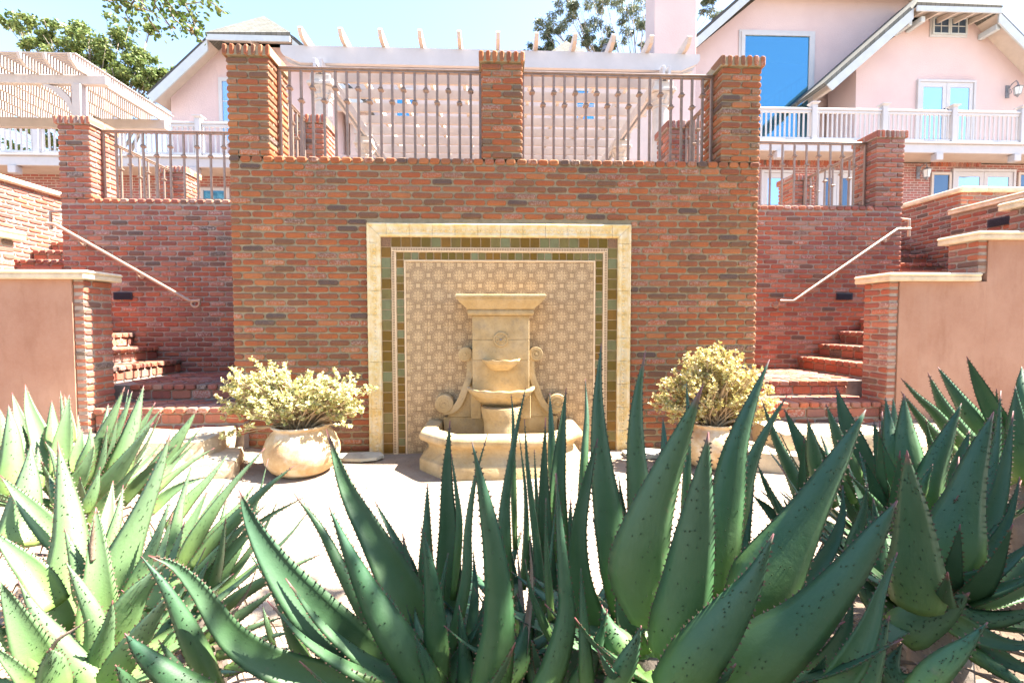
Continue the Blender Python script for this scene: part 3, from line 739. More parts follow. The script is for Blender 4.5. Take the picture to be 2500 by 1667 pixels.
# scrolls: two volutes joined by a curved band
def scroll(s):
    c1 = Vector((.366, 1.06)); c2 = Vector((.590, .545)); b = MB()
    def ribbon(P, wd, y0, y1):
        n = len(P); base = len(b.v)
        for i, p in enumerate(P):
            t_ = (P[min(i+1, n-1)]-P[max(i-1, 0)]).normalized(); nn2 = Vector((-t_.y, t_.x)); w_ = wd[i]
            for sg in (-1, 1):
                q = p+nn2*w_*sg
                b.v.append((X0+s*q.x, y0, q.y)); b.v.append((X0+s*q.x, y1, q.y))
        for i in range(n-1):
            a = base+4*i; c_ = a+4
            for f in ((a, a+2, c_+2, c_), (a+2, a+3, c_+3, c_+2), (a+1, a, c_, c_+1)):
                b.f.append(f if s > 0 else tuple(reversed(f))); b.m.append(0); b.rn.append(0)
    def disc(c, r_, y, ch=.006):
        n = 32; base = len(b.v)
        for (rr_, yy) in ((r_-ch, y), (r_, y+ch), (r_, yb)):
            for k in range(n):
                an = 2*math.pi*k/n; b.v.append((X0+(c.x*s+rr_*math.cos(an)), yy, c.y+rr_*math.sin(an)))
        b.f.append(tuple(base+k for k in range(n))); b.m.append(0); b.rn.append(0)
        for j in range(2):
            for k in range(n):
                k2 = (k+1) % n; b.f.append((base+j*n+k, base+(j+1)*n+k, base+(j+1)*n+k2, base+j*n+k2)); b.m.append(0); b.rn.append(0)
    pts = [(.327, 1.04), (.322, .99), (.320, .91), (.328, .84), (.344, .78), (.362, .73), (.381, .68), (.402, .62), (.428, .566), (.455, .523), (.488, .490), (.525, .470), (.56, .462), (.60, .463)]
    P = spline2([Vector(p) for p in pts], 30)
    ribbon(P, [.030+.004*math.sin(i/30*math.pi) for i in range(len(P))], -.122, yb)
    disc(c1, .074, -.130); disc(c2, .096, -.130)
    for c, r0, a0 in ((c1, .058, 300), (c2, .078, 250)):          # raised spiral on each volute
        Q = [c+Vector((math.cos(R(a0-k*20)), math.sin(R(a0-k*20))))*(r0*(1-k/46)) for k in range(40)]
        ribbon(Q, [.0075]*len(Q), -.1365, -.128)
    disc(c1, .012, -.139, .003); disc(c2, .016, -.139, .003)
    b.build('scroll', M['stone'], ft)
    web = [(X0+s*x_, -.085, z_) for x_, z_ in ((.293, 1.0), (.31, .88), (.34, .76), (.38, .64), (.44, .50), (.52, .45), (.56, .40), (.293, .40))]
    w_ = MB(); w_.prism(web, (0, .08, 0)); w_.build('scroll_web', M['stone'], ft)
def spline2(P, n):
    P = [P[0]*2-P[1]] + P + [P[-1]*2-P[-2]]; out = []; m = len(P)-3
    for i in range(n+1):
        f = i/n*m; k = min(int(f), m-1); t_ = f-k; a, b, c, d = P[k:k+4]
        out.append(.5*((2*b)+(c-a)*t_+(2*a-5*b+4*c-d)*t_*t_+(3*b-a-3*c+d)*t_**3))
    return out
scroll(-1); scroll(1)
bb = MB(); bb.cbox((X0-.60, -.075, .16), (X0+.60, -.006, .398), .006); bb.build('back_plinth', M['stone'], ft)
# pedestal in the basin
b = MB(); b.lathe([(.172, .0), (.172, .30), (.178, .36), (.19, .40), (.2, .46), (.2, .50)], X0, -.30, .05, 24); shade_by_angle(b.build('pedestal', M['stone'], ft), 40)
# basin
def bring(e, z, rg=0.0):
    hw, fr, sd_, fh = .765+e, -.80-e, -.50-e*.5, .475+e*.55
    return [(X0-hw, yb, z), (X0-hw, sd_, z), (X0-hw+.03+.0*e, sd_-.035, z), (X0-fh-.04, fr+.035, z), (X0-fh, fr, z), (X0, fr-.004, z),
            (X0+fh, fr, z), (X0+fh+.04, fr+.035, z), (X0+hw-.03, sd_-.035, z), (X0+hw, sd_, z), (X0+hw, yb, z)]
outer = [(.02, -.03), (.02, .085), (.012, .1), (.0, .104), (-.012, .12), (-.045, .15), (-.065, .19), (-.06, .225), (-.03, .252), (.0, .266), (.016, .285), (.02, .31), (.014, .338), (-.005, .356), (-.03, .362), (-.12, .362), (-.145, .352), (-.15, .335), (-.155, .26), (-.17, .2)]
outline_loft([bring(e, z) for e, z in outer], 'basin', cap=True)
bb = MB(); bb.prism([(X0-.45, -.62, .0), (X0+.45, -.62, .0), (X0+.59, -.44, .0), (X0+.59, -.01, .0), (X0-.59, -.01, .0), (X0-.59, -.44, .0)], (0, 0, .215)); bb.build('basin_floor', M['stone_dark'], ft)

# ------------------------------------------------------------------ both sides: stair walls, stairs, stub walls
def dx(s, d): return X0 + s*d
def rng(a, b): return (min(a, b), max(a, b))
def bx(mb, xa, xb, y0, y1, z0, z1, c=0.0, mi=0):
    a, b = rng(xa, xb)
    if c: mb.cbox((a, y0, z0), (b, y1, z1), c, mi)
    else: mb.box((a, y0, z0), (b, y1, z1), mi)
def coping(parent, xa, xb, y0, y1, z, t_=.088, ov=.06, n=1):
    a, b = rng(xa, xb); mb = MB()
    mb.cbox((a-ov, y0-ov, z-t_), (b+ov, y1+ov, z-t_*.45), .008); mb.cbox((a-ov-.012, y0-ov-.012, z-t_*.45), (b+ov+.012, y1+ov+.012, z), .02)
    return mb.build('coping_stone', M['coping'], parent)
def herring(cx, cy, x0, x1, y0, y1, z, ang, w=.105):
    out = []; ca, sa = math.cos(ang), math.sin(ang)
    for k in range(-40, 41):
        for l in range(-24, 25):
            for (px, py, h) in ((1, .5, True), (2.5, 1, False)):
                gx, gy = (px + k + 2*l)*w, (py - k + 2*l)*w
                X, Y_ = cx + gx*ca - gy*sa, cy + gx*sa + gy*ca
                a = ang + (0 if h else math.pi/2); e = .085
                hw = abs(math.cos(a))*.1+abs(math.sin(a))*.05; hh = abs(math.sin(a))*.1+abs(math.cos(a))*.05
                if x0+hw*.9 < X < x1-hw*.9 and y0+hh*.9 < Y_ < y1-hh*.9: out.append((X, Y_, z, a))
    return out
_pv = []
for i in range(3):
    b = MB(); b.cbox((-.098, -.0465, -.045), (.098, .0465, 0), .005, 0, 0, None, .0015, 1); _pv.append(b.mesh('paver', BM2))
LZ = .705; SR = .1835; TR = .31; D0 = 4.45; WR = 6.0
for s in (-1, 1):
    side = 'left' if s < 0 else 'right'; Nin = Vector((-s, 0, 0)); Uin = Vector((0, -s, 0))*1.0
    YR = 1.70 if s < 0 else 1.74
    # wall beside the stairs
    wl = thing('stair_wall', 'brick wall rising behind the %s staircase, carrying a sloping handrail' % side, 'brick wall', (dx(s, 4.4), YR, 0), 'brick walls behind the staircases')
    a, b_ = rng(dx(s, 2.70), dx(s, WR)); mb = MB(); mb.box((a+.0, YR+.012, 0), (b_-.0 - (.012 if s > 0 else 0), YR+.12, WT-.03))
    if s < 0: mb = MB(); mb.box((a+.012, YR+.012, 0), (b_, YR+.12, WT-.03))
    mb.build('mortar', M['mortar2'], wl)
    sp = field((a, YR, LZ-.07), ux, nf, b_-a, WT-.06-LZ+.07, endL=(s < 0), endR=(s > 0))
    sp += headers((a if s > 0 else a+.45, YR, WT-.062), ux, nf, b_-a-.45, .113, .06, .22, .006)
    sp += field((a if s < 0 else b_-.45, YR, WT-.07), ux, nf, .45, .07)
    emit(wl, sp, BM2)
    mb = MB(); O = (dx(s, WR), YR+.112, LZ-.07); sp = field(O if s > 0 else (dx(s, WR), YR+2.0, LZ-.07), Vector((0, s, 0)), Vector((s, 0, 0)), 1.888, WT-LZ)
    mb = MB(); bx(mb, dx(s, WR-.12), dx(s, WR-.012), YR+.121, YR+2.0, LZ-.1, WT-.03); mb.build('side_mortar', M['mortar2'], wl); emit(wl, sp, BM2, 0)
    px = dx(s, WR-.43) if s > 0 else dx(s, WR)
    pier('brick pier at the outer end of the %s stair wall' % side, px, YR, WT, PT, BM2, M['mortar2'])
    pier('farthest brick pier on the %s, at the end of the short returning railing' % side, px, YR+1.9, WT, PT-.03, BM2, M['mortar2'])
    railing('bronze railing on top of the %s stair wall' % side, (dx(s, 2.79) if s > 0 else dx(s, WR-.43), YR+.2), (dx(s, WR-.43) if s > 0 else dx(s, 2.79), YR+.2), RZ0, RZ1, 14)
    railing('short bronze railing running back from the %s outer pier' % side, (dx(s, WR-.21), YR+.43), (dx(s, WR-.21), YR+1.9), RZ0, RZ1, 7)
    # staircase
    st = thing('brick_staircase', 'red brick steps climbing to the %s past the stair wall' % side, 'staircase', (dx(s, 4.4), .8, 0), 'brick staircases')
    mb = MB(); sp = []
    bx(mb, dx(s, 2.645), dx(s, 4.11), -.092, .37, .0, .53-.012); bx(mb, dx(s, 2.80), dx(s, 7.36), .378, YR-.005, .0, LZ-.012)
    mb.build('mortar', M['mortar2'], st)
    x_a, x_b = rng(dx(s, 2.63), dx(s, 4.115))
    sp += headers((x_a, -.105, .53-.062), ux, nf, x_b-x_a, .118, .06, .2, .02); sp += field((x_a, -.105, .53-.175), ux, nf, x_b-x_a, .11, course=.11)
    sp += field((x_a, -.105, .53-.30), ux, nf, x_b-x_a, .12, course=.12, half0=True)
    x_a, x_b = rng(dx(s, 2.80), dx(s, 4.115))
    sp += headers((x_a, .365, LZ-.062), ux, nf, x_b-x_a, .118, .06, .2, .02); sp += field((x_a, .365, LZ-.172), ux, nf, x_b-x_a, .11, course=.11)
    O = (dx(s, 2.63), -.105 if s < 0 else .0, .53-.07); sp += field((dx(s, 2.63), -.105 if s < 0 else -.005, .53-.07), Vector((0, -s, 0)), Vector((-s, 0, 0)), .10, .07); 
    for i in range(8):
        d = D0+TR*i; z = LZ+SR*(i+1); m2 = MB(); bx(m2, dx(s, d+.013), dx(s, 7.36 if i == 7 else d+TR+.03), .19, YR-.004, z-SR-.02, z-.012); m2.build('step_core', M['mortar2'], st)
        O = Vector((dx(s, d), (.19 if s < 0 else YR-.005), 0)); ww = YR-.195
        sp += headers(O+Vector((0,0,z-.062)), Vector((0, -s, 0)), Nin, ww, .11, .06, .2, .022); sp += field(O+Vector((0,0,z-SR+.003)), Vector((0, -s, 0)), Nin, ww, .115, course=.115, half0=(i % 2 == 0))
        if i < 7:                                # a second row of headers on the tread
            sp += headers(O+Vector((s*.20,0,z-.064)), Vector((0, -s, 0)), Nin, ww, .11, .06, .1, -.012)
    emit(st, sp, BM2, 290)
    pv = herring(dx(s, 3.6), 1.0, *rng(dx(s, 2.81), dx(s, 4.44)), .57, YR-.01, LZ, R(45)); a, b_ = rng(dx(s, 2.85), dx(s, 4.1))
    for (X, Y_, Z_, an) in pv: inst('paver', random.choice(_pv), st, Matrix.Translation((X, Y_, Z_+random.uniform(-.002, .002))) @ Matrix.Rotation(an, 4, 'Z'))
    for j in range(2):
        for i in range(8):
            X = a+.08+i*.162; 
            if X > b_: continue
            inst('paver', random.choice(_pv), st, Matrix.Translation((X, .155+j*.13, .53)) @ Matrix.Rotation(R(48 if s < 0 else -48), 4, 'Z'))
    # second flight going back up to the terrace
    s2 = thing('upper_staircase', 'upper brick steps beyond the %s stair wall, climbing to the terrace' % side, 'staircase', (dx(s, 6.7), 2.4, 2.1), 'upper brick staircases')
    sp = []
    mb = MB(); bx(mb, dx(s, WR+.01), dx(s, 7.36), YR+.0, 2.42, LZ, LZ+SR*8-.01); mb.build('landing', M['brick2'], s2)
    for i in range(5):
        y = 2.4+.31*i; z = LZ+SR*8+.187*(i+1); a, b_ = rng(dx(s, WR+.008), dx(s, 7.355)); m2 = MB(); m2.box((a, y+.013, z-.21), (b_, 5.0 if i == 4 else y+.34, z-.012)); m2.build('step_core', M['mortar2'], s2)
        sp += headers((a, y, z-.062), ux, nf, b_-a, .108, .06, .2, .022); sp += field((a, y, z-.184), ux, nf, b_-a, .115, course=.115, half0=(i % 2 == 0))
    emit(s2, sp, BM2)
    # flank wall with stucco front, brick ends and stone copings
    fl = thing('stucco_wall', 'terracotta stucco garden wall with brick end and stone coping, on the %s' % side, 'garden wall', (dx(s, 5.2), 0, 0), 'stucco garden walls')
    y0, y1 = -.165, .18; secs = [(4.12, 5.09, 1.905), (5.09, 5.80, 2.345), (5.80, 9.5, 2.745)]
    sp = []
    for i, (d0, d1, zt) in enumerate(secs):
        zb = 0 if i == 0 else secs[i-1][2]
        m2 = MB(); bx(m2, dx(s, d0+(.108 if i == 0 else .1)), dx(s, d1+ (.099 if i < 2 else 0)), y0-.004, y1-.012, 0, zt-.09)
        m2.build('stucco_panel', M['stucco'], fl)
        m2 = MB(); bx(m2, dx(s, d0+.012), dx(s, d0+.0995), y0+.011, y1-.011, zb, zt-.09); m2.build('mortar', M['mortar2'], fl)
        n = max(1, int(round((zt-.09-zb)/CO))); co = (zt-.09-zb)/n
        sp += field((dx(s, d0), y0 if s < 0 else y1, zb), Vector((0, -s, 0)), Nin, y1-y0, n*co, course=co, depth=.1)
        m2 = MB(); 
        coping(fl, dx(s, d0), dx(s, d1-(.075 if i < 2 else 0)), y0, y1, zt)
    emit(fl, sp, BM2)
    # outer wall along the landing and the upper flight
    ow = thing('landing_wall', 'brick wall with stone coping closing the upper stair landing on the %s' % side, 'brick wall', (dx(s, 7.4), 2, 0), 'brick walls round the upper landings')
    yj = 2.25 if s < 0 else 2.36; do = 7.37; du = 7.37 if s < 0 else 7.55
    mb = MB(); bx(mb, dx(s, do+.012), dx(s, do+.33), y1+.02, yj, 0, 3.12); bx(mb, dx(s, du+.012), dx(s, du+.33), yj+.012, 6.0, 0, 3.50); bx(mb, dx(s, du+.33), dx(s, 12), yj+.012, yj+.33, 0, 3.50)
    mb.build('mortar', M['mortar2'], ow); Us = Vector((0, -s, 0))
    sp = field((dx(s, do), y1+.02 if s < 0 else yj, LZ), Us, Nin, yj-y1-.02, 3.115-LZ)
    sp += field((dx(s, du), yj if s < 0 else 6.0, LZ+.02), Us, Nin, 6.0-yj, 3.49-LZ)
    a, b_ = rng(dx(s, du+.0), dx(s, 10.5)); sp += field((a, yj, 2.4), ux, nf, b_-a, 1.09, endL=(s > 0), endR=(s < 0))
    emit(ow, sp, BM2)
    coping(ow, dx(s, do), dx(s, do+.33), y1+.08, yj-.065, 3.21)
    m2 = MB(); ov = .06
    bx(m2, dx(s, du-ov), dx(s, du+.40), yj-ov, 6.0, 3.50, 3.585, .02); bx(m2, dx(s, du+.401), dx(s, 12), yj-ov, yj+.40, 3.50, 3.5835, .02); m2.build('coping_stone', M['coping'], ow)
    # vents
    vt = thing('wall_vent', ('dark louvred vent low on the %s stair wall' % side), 'vent', (dx(s, 4.6), YR, 1.6), 'vents in the brick walls')
    c = at(284, 680, YR) if s < 0 else at(1938, 681, YR)
    m2 = MB(); m2.cbox((c.x-.125, YR-.02, c.z-.052), (c.x+.125, YR-.008, c.z+.052), .003); m2.build('frame', M['vent'], vt)
    for k in range(6):
        m2 = MB(); z_ = c.z-.042+k*.0155; m2.prism([(c.x-.112, YR-.021, z_), (c.x-.112, YR-.030, z_-.001), (c.x-.112, YR-.021, z_+.008)], (.224, 0, 0)); m2.build('louvre', M['vent'], vt)
    v2 = thing('wall_vent', ('pale louvred vent on the sunlit landing wall at the far left' if s < 0 else 'dark louvred vent on the landing wall at the far right'), 'vent', (dx(s, 7.37), 2, 2.8), 'vents in the brick walls')
    yc_ = 1.75 if s < 0 else 1.62; zc_ = 2.86; vm = M['light_vent'] if s < 0 else M['vent']; xf = dx(s, 7.37)
    m2 = MB(); bx(m2, xf-s*.022, xf-s*.006, yc_-.16, yc_+.16, zc_-.06, zc_+.06, .003); m2.build('frame', vm, v2)
    for k in range(6):
        m2 = MB(); z_ = zc_-.047+k*.0175; m2.prism([(xf-s*.0225, yc_-.14, z_), (xf-s*.032, yc_-.14, z_-.001), (xf-s*.0225, yc_-.14, z_+.009)], (0, .28, 0)); m2.build('louvre', vm, v2)

# handrails on the stair walls
def handrail(label, pts, curl=None, brackets=(), yw=1.7, r=.021):
    th = thing('handrail', label, 'handrail', tuple(pts[-1]), 'handrails along the stairs')
    mb = MB(); P = []
    for i, p in enumerate(pts): P.append(p)
    mb.tube(P, r, 10); shade_by_angle(mb.build('rail', M['handrail'], th), 40)
    if curl:
        mb = MB(); mb.tube(curl, r*.8, 8); shade_by_angle(mb.build('curl', M['handrail'], th), 60)
    for b in brackets:
        mb = MB(); mb.tube([b+Vector((0,0,-.015)), b+Vector((0,.02,-.06)), b+Vector((0,.06,-.085)), Vector((b.x, yw-.01, b.z-.075))], .008, 6)
        mb.tube([Vector((b.x, yw-.016, b.z-.075)), Vector((b.x, yw-.002, b.z-.075))], .034, 10); mb.build('bracket', M['handrail'], th)
yh = 1.60
A = [at(x, y, yh) for x, y in ((106, 513), (126, 515), (436, 691), (461, 690))]
cc = at(449, 697, yh); curl = [cc+Vector((.055*math.cos(R(a)), 0, .05*math.sin(R(a)))) for a in range(50, -260, -20)]
br = [A[1].lerp(A[2], f) for f in (.17, .60)]
handrail('sloping tan metal handrail on the left stair wall, curled at its lower end', A, curl, br, 1.7)
yh = 1.64
A = [at(x, y, yh) for x, y in ((1791, 691), (1823, 691), (2062, 526), (2091, 526))]
br = [A[1].lerp(A[2], f) for f in (.42, .93)] + [A[0]]
handrail('sloping tan metal handrail on the right stair wall, straight at its lower end', A, None, br, 1.74)
A = [Vector((dx(-1, WR+.06), 2.2, 3.02)), Vector((dx(-1, WR+.06), 1.78, 3.02)), Vector((dx(-1, WR+.07), 1.76, 2.80))]
p_ = dx(-1, WR+.24)
A = [Vector((dx(-1, WR+.05), 2.55, 3.25)), Vector((dx(-1, WR+.05), 1.95, 2.98)), Vector((dx(-1, WR+.27), 1.85, 2.94)), Vector((dx(-1, WR+.27), 1.85, 2.70))]
handrail('short bent handrail end beyond the corner of the left stair wall', A, None, (), 1.7)
A = [Vector((dx(1, WR+.05), 2.55, 3.2)), Vector((dx(1, WR+.05), 2.0, 2.99)), Vector((dx(1, WR+.2), 1.85, 2.93)), Vector((dx(1, WR+.2), 1.85, 2.68))]
handrail('short bent handrail end beyond the corner of the right stair wall', A, None, (), 1.7)

# ------------------------------------------------------------------ boulders, flags
def rock(label, c, size, rz, group='sandstone blocks beside the steps', seed=0):
    bm = bmesh.new(); bmesh.ops.create_cube(bm, size=1); bmesh.ops.subdivide_edges(bm, edges=bm.edges[:], cuts=7, use_grid_fill=True)
    for v in bm.verts:
        p = v.co.copy(); q = Vector([math.copysign(abs(x*2)**.75, x)/2 for x in p]); k = max(abs(x) for x in p)*2
        l = p.normalized()*.62; p = p.lerp(l, .22); w = Vector((p.x*size[0], p.y*size[1], p.z*size[2]))
        n_ = mnoise.noise(w*3.2+Vector((seed*7.1, 0, 0)))*.055 + mnoise.noise(w*9+Vector((seed*3, 5, 0)))*.02 + mnoise.noise(w*22)*.008
        v.co = w + w.normalized()*n_
    bmesh.ops.rotate(bm, verts=bm.verts, cent=(0,0,0), matrix=Matrix.Rotation(rz, 3, 'Z'))
    me = bpy.data.meshes.new('boulder'); bm.to_mesh(me); bm.free(); me.materials.append(M['rock'])
    o = bpy.data.objects.new('boulder', me); col.objects.link(o); o.location = c; shade_by_angle(o, 40); tag(o, label, 'boulder', group)
rock('large sandstone block below the lowest step on the left', (-3.15, -.52, .14), (1.15, .62, .42), R(6), seed=1)
rock('small sandstone block between the left clay pot and the larger block', (-2.62, -.72, .06), (.62, .55, .28), R(20), seed=2)
rock('sandstone block half hidden behind aloe leaves at the far left', (-3.9, -.75, .12), (.9, .7, .40), R(-8), seed=3)
rock('large pale sandstone block below the lowest step on the right', (3.25, -.50, .14), (1.1, .6, .42), R(-5), seed=4)
rock('tan sandstone block behind the right shrub, lower than its neighbour', (2.75, -.75, .05), (.75, .5, .32), R(-30), seed=5)
rock('sandstone block on the right nearest the stucco wall', (4.1, -.68, .12), (.85, .55, .36), R(10), seed=6)
def flag(label, c, w, d, rz):
    b = MB(); n = 9; P = [(c[0]+ (w*math.cos(rz+2*math.pi*k/n)*.5*random.uniform(.9, 1.15)), c[1]+d*math.sin(2*math.pi*k/n)*.5*random.uniform(.85, 1.15), c[2]) for k in range(n)]
    b.prism(P, (0, 0, .03)); o = b.build('flagstone', M['slate']); tag(o, label, 'flagstone', 'flagstones at the foot of the wall')
flag('thin slate flag on the sand between the left pot and the fountain', (-1.36, -.20, .012), .52, .28, 0)
flag('thin slate flag on the sand right of the fountain basin', (1.6, -.22, .012), .5, .3, .1)
# pebbles and dry litter on the sand
b = MB(); rr = random.Random(5)
for i in range(420):
    x, y = rr.uniform(-2.6, 2.6), rr.uniform(-3.6, -.9); r_ = rr.uniform(.003, .011) if rr.random() > .06 else rr.uniform(.012, .02); z = wob(x, y)
    b.add([(x-r_, y, z+r_*.3), (x, y-r_, z+r_*.2), (x+r_*1.1, y, z+r_*.3), (x, y+r_*.9, z+r_*.3), (x, y, z+r_*.95), (x, y, z-r_)], [(0,1,4), (1,2,4), (2,3,4), (3,0,4), (1,0,5), (2,1,5), (3,2,5), (0,3,5)], 0 if rr.random() < .7 else 1)
o = b.build('gravel', [M['rock'], M['dead']]); tag(o, 'scattered small pebbles and dry bits on the pale sand', 'gravel', kind='stuff')

# ------------------------------------------------------------------ clay pots and their shrubs
def pot(label, cx, cy, w):
    k = w/.66; th = thing('clay_pot', label, 'pot', (cx, cy, 0), 'clay pots beside the fountain')
    pr = [(.15, .0), (.20, .012), (.27, .06), (.315, .13), (.33, .20), (.325, .26), (.30, .33), (.262, .385), (.235, .408), (.232, .42), (.25, .436), (.262, .446), (.258, .456), (.235, .455), (.215, .44), (.21, .40)]
    mb = MB(); mb.lathe([(r_*k, z*k) for r_, z in pr], cx, cy, 0, 40, wob=.008); mb.build('pot_body', M['clay'], th, True)
    mb = MB(); mb.lathe([(.0, .40*k), (.212*k, .41*k)], cx, cy, 0, 24, cap=False); mb.build('potting_soil', M['soil'], th)
    return .42*k
def jade(label, cx, cy, z0, lobes, n_br, seed, mat, hang=()):
    rr = random.Random(seed); th = thing('potted_shrub', label, 'shrub', (cx, cy, z0), 'succulent shrubs in the clay pots')
    stem = MB(); lf = MB()
    def rosette(p, d, m=7):
        a = d.cross(Vector((0,0,1)));  a = a.normalized() if a.length > .01 else Vector((1,0,0)); c = a.cross(d).normalized()
        for k in range(m):
            an = k*2.4+rr.uniform(-.4, .4); up_ = rr.uniform(.1, 1.0); q = (a*math.cos(an)+c*math.sin(an))*(1.15-up_*.7)+d*up_; q.normalize()
            L = rr.uniform(.019, .034); w_ = L*rr.uniform(.3, .42); e = q.cross(d); e = e.normalized() if e.length > .05 else a
            nn_ = q.cross(e).normalized(); p0 = p - d*rr.uniform(0, .05)
            v = [p0, p0+q*L*.5+e*w_, p0+q*L*.85+e*w_*.75, p0+q*L, p0+q*L*.85-e*w_*.75, p0+q*L*.5-e*w_, p0+q*L*.6+nn_*.004]
            lf.add(v, [(0,1,6), (1,2,6), (2,3,6), (3,4,6), (4,5,6), (5,0,6)], 0, rr.uniform(.01, .99))
    base = Vector((cx, cy, z0))
    tips = []
    for i in range(n_br):
        lb = rr.choices(lobes, [l[2] for l in lobes])[0]
        while True:
            o_ = Vector((rr.uniform(-1, 1), rr.uniform(-1, 1), rr.uniform(-1, 1)))
            if .25 < o_.length < 1: break
        c = Vector((cx, cy, 0)) + Vector(lb[0]); tip = c + Vector((o_.x*lb[1][0], o_.y*lb[1][1], o_.z*lb[1][2]))
        tips.append(tip)
    tips += [Vector((cx, cy, 0))+Vector(h) for h in hang]
    for tip in tips:
        st_ = base + Vector((rr.uniform(-.08, .08), rr.uniform(-.08, .08), 0)); d = tip-st_
        m1 = st_ + d*.35 + Vector((0, 0, .25*d.length*.35)); m2 = st_ + d*.72 + Vector((rr.uniform(-.04, .04), rr.uniform(-.04, .04), .03))
        r0 = rr.uniform(.005, .009); stem.tube([st_, m1, m2, tip], [r0*1.5, r0, r0*.7, .0025], 5)
        dd = (tip-m2).normalized(); dd = (dd+Vector((0,0,.5))).normalized(); rosette(tip, dd, 13)
        for k in range(4):
            f = rr.uniform(.45, .95); p = (m2.lerp(tip, (f-.5)*2) if f > .5 else m1.lerp(m2, f*2)); q = p + Vector((rr.uniform(-1, 1), rr.uniform(-1, 1), rr.uniform(-.2, 1)))*rr.uniform(.03, .08)
            stem.tube([p, q], [r0*.5, .002], 4); rosette(q, ((q-p).normalized()+Vector((0,0,.4))).normalized(), 9)
    stem.build('stem', M['stem'], th, True); o = lf.build('foliage', M[mat], th); o['kind'] = 'stuff'
pl = atz(735, 1100, 4.18); h = pot('round cracked clay pot holding the loose shrub left of the fountain', pl.x, -.60, .66)
jade('loose spreading pale green succulent shrub in the left clay pot', pl.x, -.60, h-.03, [((-.38, .05, .84), (.34, .26, .26), 3.2), ((.28, -.02, .78), (.38, .26, .20), 3.4), ((-.12, -.05, .66), (.48, .28, .16), 3), ((-.62, .0, .66), (.15, .15, .16), .8), ((.42, .05, .62), (.2, .2, .14), 1)], 250, 11, 'jade', [(-.68, -.1, .36), (-.60, -.12, .40), (-.72, 0, .52), (.68, 0, .78), (.50, -.15, .47), (-.45, -.2, .45)])
prx = 2.10; h = pot('round clay pot holding the dense shrub right of the fountain', prx, -.55, .62)
jade('dense golden green domed succulent shrub in the right clay pot', prx+.02, -.55, h-.03, [((.02, .0, .82), (.50, .34, .34), 5), ((.36, -.02, .62), (.3, .25, .22), 2), ((-.34, -.02, .66), (.28, .25, .26), 2.4), ((.0, .0, 1.0), (.32, .25, .18), 2)], 310, 12, 'jade2')

# ------------------------------------------------------------------ white pergola above the terrace
pg = thing('pergola', 'white timber pergola with projecting rafter tails on stone columns', 'pergola', (0, 3.3, 3.05))
PZ0, PZ1 = 5.83, 6.12
def purlin(y, x0, x1, z0, z1, th, shaped=True, name='purlin'):
    b = MB(); e = .28
    if shaped: poly = [(x0, y, z1), (x1, y, z1), (x1, y, z1-.10), (x1-.05, y, z1-.17), (x1-e, y, z0+.02), (x1-e-.05, y, z0), (x0+e+.05, y, z0), (x0+e, y, z0+.02), (x0+.05, y, z1-.17), (x0, y, z1-.10)]
    else: poly = [(x0, y, z1), (x1, y, z1), (x1, y, z0), (x0, y, z0)]
    b.prism(poly, (0, th, 0)); return b.build(name, M['cream' if not shaped else 'white'], pg)  # cream on the purlins stands in for warm bounce light
purlin(3.26, -3.62, 3.66, PZ0, PZ1, .065, name='front_beam'); purlin(3.44, -3.62, 3.66, PZ0+.005, PZ1-.02, .06, name='front_beam')
for i in range(8): purlin(3.95+.58*i, -3.3, 3.34, PZ0+.04, PZ0+.215, .05, False)
for sx in (-2.95, 3.0):
    for dx_ in (-.07, .03): 
        b = MB(); b.cbox((sx+dx_, 3.1, PZ0-.20), (sx+dx_+.05, 8.4, PZ0-.003), .005); b.build('side_beam', M['white'], pg)
for i in range(11):
    x = -3.22+.655*i; b = MB(); y0 = 2.99; b.prism([(x, y0+.03, PZ1+.165), (x, y0, PZ1+.13), (x, y0+.05, PZ1+.04), (x, y0+.16, PZ1+.003), (x, 8.4, PZ1+.003), (x, 8.4, PZ1+.165)], (.065, 0, 0)); b.build('rafter', M['cream'], pg)
M['column'] = simple('column_stone', (0.46,0.42,0.38), 0.85, 0.15, 6, 0.3, 50)
for x in (-2.95, 3.0):
    for y in (3.38, 5.95):
        b = MB(); pr = [(.19, 0), (.19, .06), (.165, .08), (.165, .1), (.155, .13), (.15, .9), (.135, 2.18), (.135, 2.2), (.15, 2.21), (.15, 2.23), (.135, 2.24)]
        b.lathe(pr, x, y, 3.0, 20); cobj = shade_by_angle(b.build('column', M['column'], pg), 50)
        b = MB(); b.lathe([(.135, 2.24), (.15, 2.28), (.17, 2.31), (.16, 2.33), (.18, 2.38), (.22, 2.43), (.20, 2.44)], x, y, 3.0, 16)
        for k in range(8):
            an = k*math.pi/4+.2; ca, sa = math.cos(an), math.sin(an)
            b.add([(x+.14*ca-.03*sa, y+.14*sa+.03*ca, 5.25), (x+.14*ca+.03*sa, y+.14*sa-.03*ca, 5.25), (x+.21*ca, y+.21*sa, 5.40), (x+.225*ca, y+.225*sa, 5.36)], [(0,1,3), (1,2,3), (2,0,3), (0,2,1)])
        b.cbox((x-.21, y-.21, 5.441), (x+.21, y+.21, 5.50), .01); b.cbox((x-.17, y-.17, 5.501), (x+.17, y+.17, PZ0-.203), .01); b.build('capital', M['column'], cobj)

